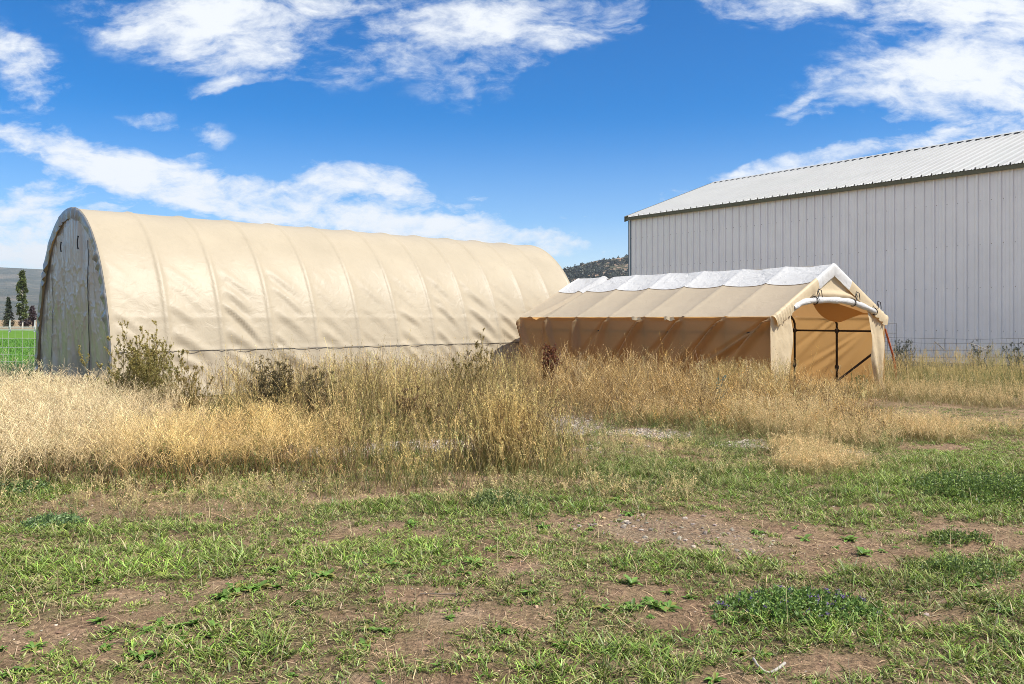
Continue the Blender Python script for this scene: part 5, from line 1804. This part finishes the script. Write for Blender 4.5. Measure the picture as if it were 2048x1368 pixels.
# white rail fence at the far end of the field
def rail_fence():
    Y = 96.0
    xs = [at(px, 650, Y).x for px in (-180, -130, -81, -31, 18, 68, 118, 168)]
    root = empty('rail_fence', (xs[0], Y, 0))
    tag(root, 'white rail fence at the far end of the green field', 'fence')
    for z in (.60, .36):
        mb = MB(); mb.box((-.2, -.04, z - .055), (xs[-1] - xs[0] + .2, .03, z + .055))
        mb.build('rail', M['whitewood'], root)
    for x in xs:
        mb = MB(); mb.tube([(x - xs[0], .14, -.05), (x - xs[0], .14, .2), (x - xs[0], .14, .9), (x - xs[0] + .03, .14, 1.4)], [.14, .13, .08, .06], 8)
        mb.build('post', M['whitewood'], root)


rail_fence()


def tree(name, label, px, base_py, Y, H, crown, trunk_r, leafc, n, leaf, kind, barkm='bark'):
    p = at(px, base_py, Y)
    root = empty(name, (p.x, Y, 0))
    tag(root, label, 'tree')
    mt = MB(); mc = MB()
    mt.tube([(0, 0, -.2), (.02 * H * .3, 0, H * .35), (0, .01 * H, H * .7), (0, 0, H * .95)], [trunk_r, trunk_r * .8, trunk_r * .5, trunk_r * .15], 8)
    if kind == 'conifer':
        m = 46
        z = np.linspace(.10, .97, m) * H
        for zi in z:
            rad = crown * (1 - zi / H) ** .8 * random.uniform(.75, 1.15) + .05
            for k in range(5):
                a = random.uniform(0, 6.28)
                e = np.array([math.cos(a) * rad, math.sin(a) * rad, -rad * .28])
                mt.tube([(0, 0, zi), tuple(e * .5 + (0, 0, zi + .03)), tuple(e + (0, 0, zi))], [.03, .02, .008], 4)
                q = rng.random((int(n / m / 5), 1)) ** .7
                pts = np.array([0, 0, zi]) + e * q + rng.normal(0, .09, (len(q), 3)) * (1.3 - q)
                leaflets(mc, pts, leaf, leaf * .35, vary(leafc, len(q), .45), -.2)
    else:
        m = 70
        for _ in range(m):
            zi = random.uniform(.14, .97) * H
            prof = math.sin(math.pi * min(1, (zi / H) * .86 + .12)) ** .75
            a = random.uniform(0, 6.28); rad = crown * prof * random.uniform(.35, 1.05)
            e = np.array([math.cos(a) * rad, math.sin(a) * rad, rad * .8])
            b0 = np.array([0, 0, max(.08 * H, zi - rad * .8)])
            mt.tube([tuple(b0), tuple(b0 + e * .5 + (0, 0, .03)), tuple(b0 + e)], [.05, .03, .01], 4)
            k = int(n / m)
            c = b0 + e
            pts = c + rng.normal(0, 1, (k, 3)) * np.array([.16, .16, .22]) * crown * random.uniform(.6, 1.2)
            leaflets(mc, pts, leaf * rng.uniform(.6, 1.3, k), leaf * .7, vary(np.array(leafc) * random.uniform(.65, 1.35), k, .3))
    mt.build('trunk', M[barkm], root, smooth=True)
    mc.build('crown', M['leaf'], root, colors=True)


tree('conifer_tree', 'dark spruce tree beyond the white rail fence', 17, 656, 138, 5.2, 1.05, .10, (.060, .085, .040), 5200, .20, 'conifer')
tree('poplar_tree', 'tall slim poplar tree beyond the white rail fence', 45, 656, 138, 9.4, .80, .12, (.105, .135, .040), 8000, .26, 'poplar', 'palebark')
tree('purple_tree', 'small purple leaved tree between poplar and shelter edge', 65, 656, 140, 3.7, .6, .07, (.075, .050, .055), 2500, .18, 'poplar')
tree('purple_tree', 'low dark purple bush between the spruce and the poplar', 50, 656, 142, 1.4, .9, .06, (.065, .045, .045), 1500, .18, 'poplar')


# ------------------------------------------------------------------ small things on the ground
def stick(pix, r0, label, name='fallen_branch', matk='palestick', lift=.012):
    pts = []
    for px, py in pix:
        x, y = ground_at(px, py); pts.append((x, y, float(gh(x, y)) + lift))
    pts = np.array(pts); c = pts.mean(0)
    s = np.linspace(0, len(pts) - 1, len(pts) * 6)
    P = np.stack([np.interp(s, range(len(pts)), pts[:, k]) for k in range(3)], -1)
    for _ in range(4): P[1:-1] = (P[:-2] + 2 * P[1:-1] + P[2:]) / 4
    P[:, 2] = gh(P[:, 0], P[:, 1]) + lift + .006 * np.sin(s * 2.1)
    mb = MB(); mb.tube(P - c, r0 * (.7 + .6 * vnoise(s * 1.3, s * 0, 4)), 8)
    tag(mb.build(name, M[matk], loc=Vector(c), smooth=True), label, 'branch')


stick([(1507, 1318), (1514, 1336), (1530, 1346), (1553, 1345), (1570, 1334)], (.0055), 'curved pale fallen branch on bare soil at the lawn bottom')
stick([(840, 1196), (880, 1197), (920, 1192)], .0035, 'thin brown twig on the middle of the lawn', matk='bark')
stick([(715, 1130), (735, 1143)], .006, 'short dark twig lying on the left lawn', matk='bark')


# ------------------------------------------------------------------ air
def build_haze():
    mb = MB(); mb.box((-6300, -6300, -9), (6300, 6300, 300))
    m = bpy.data.materials.new('haze_air'); m.use_nodes = True
    nt = m.node_tree; nt.nodes.clear()
    out = N(nt, 'ShaderNodeOutputMaterial')
    v = N(nt, 'ShaderNodeVolumePrincipled')
    v.inputs['Color'].default_value = (0.80, 0.88, 1.0, 1)
    v.inputs['Density'].default_value = 0.0001
    v.inputs['Anisotropy'].default_value = 0.2
    nt.links.new(v.outputs[0], out.inputs['Volume'])
    tag(mb.build('haze', m), kind='stuff')


build_haze()
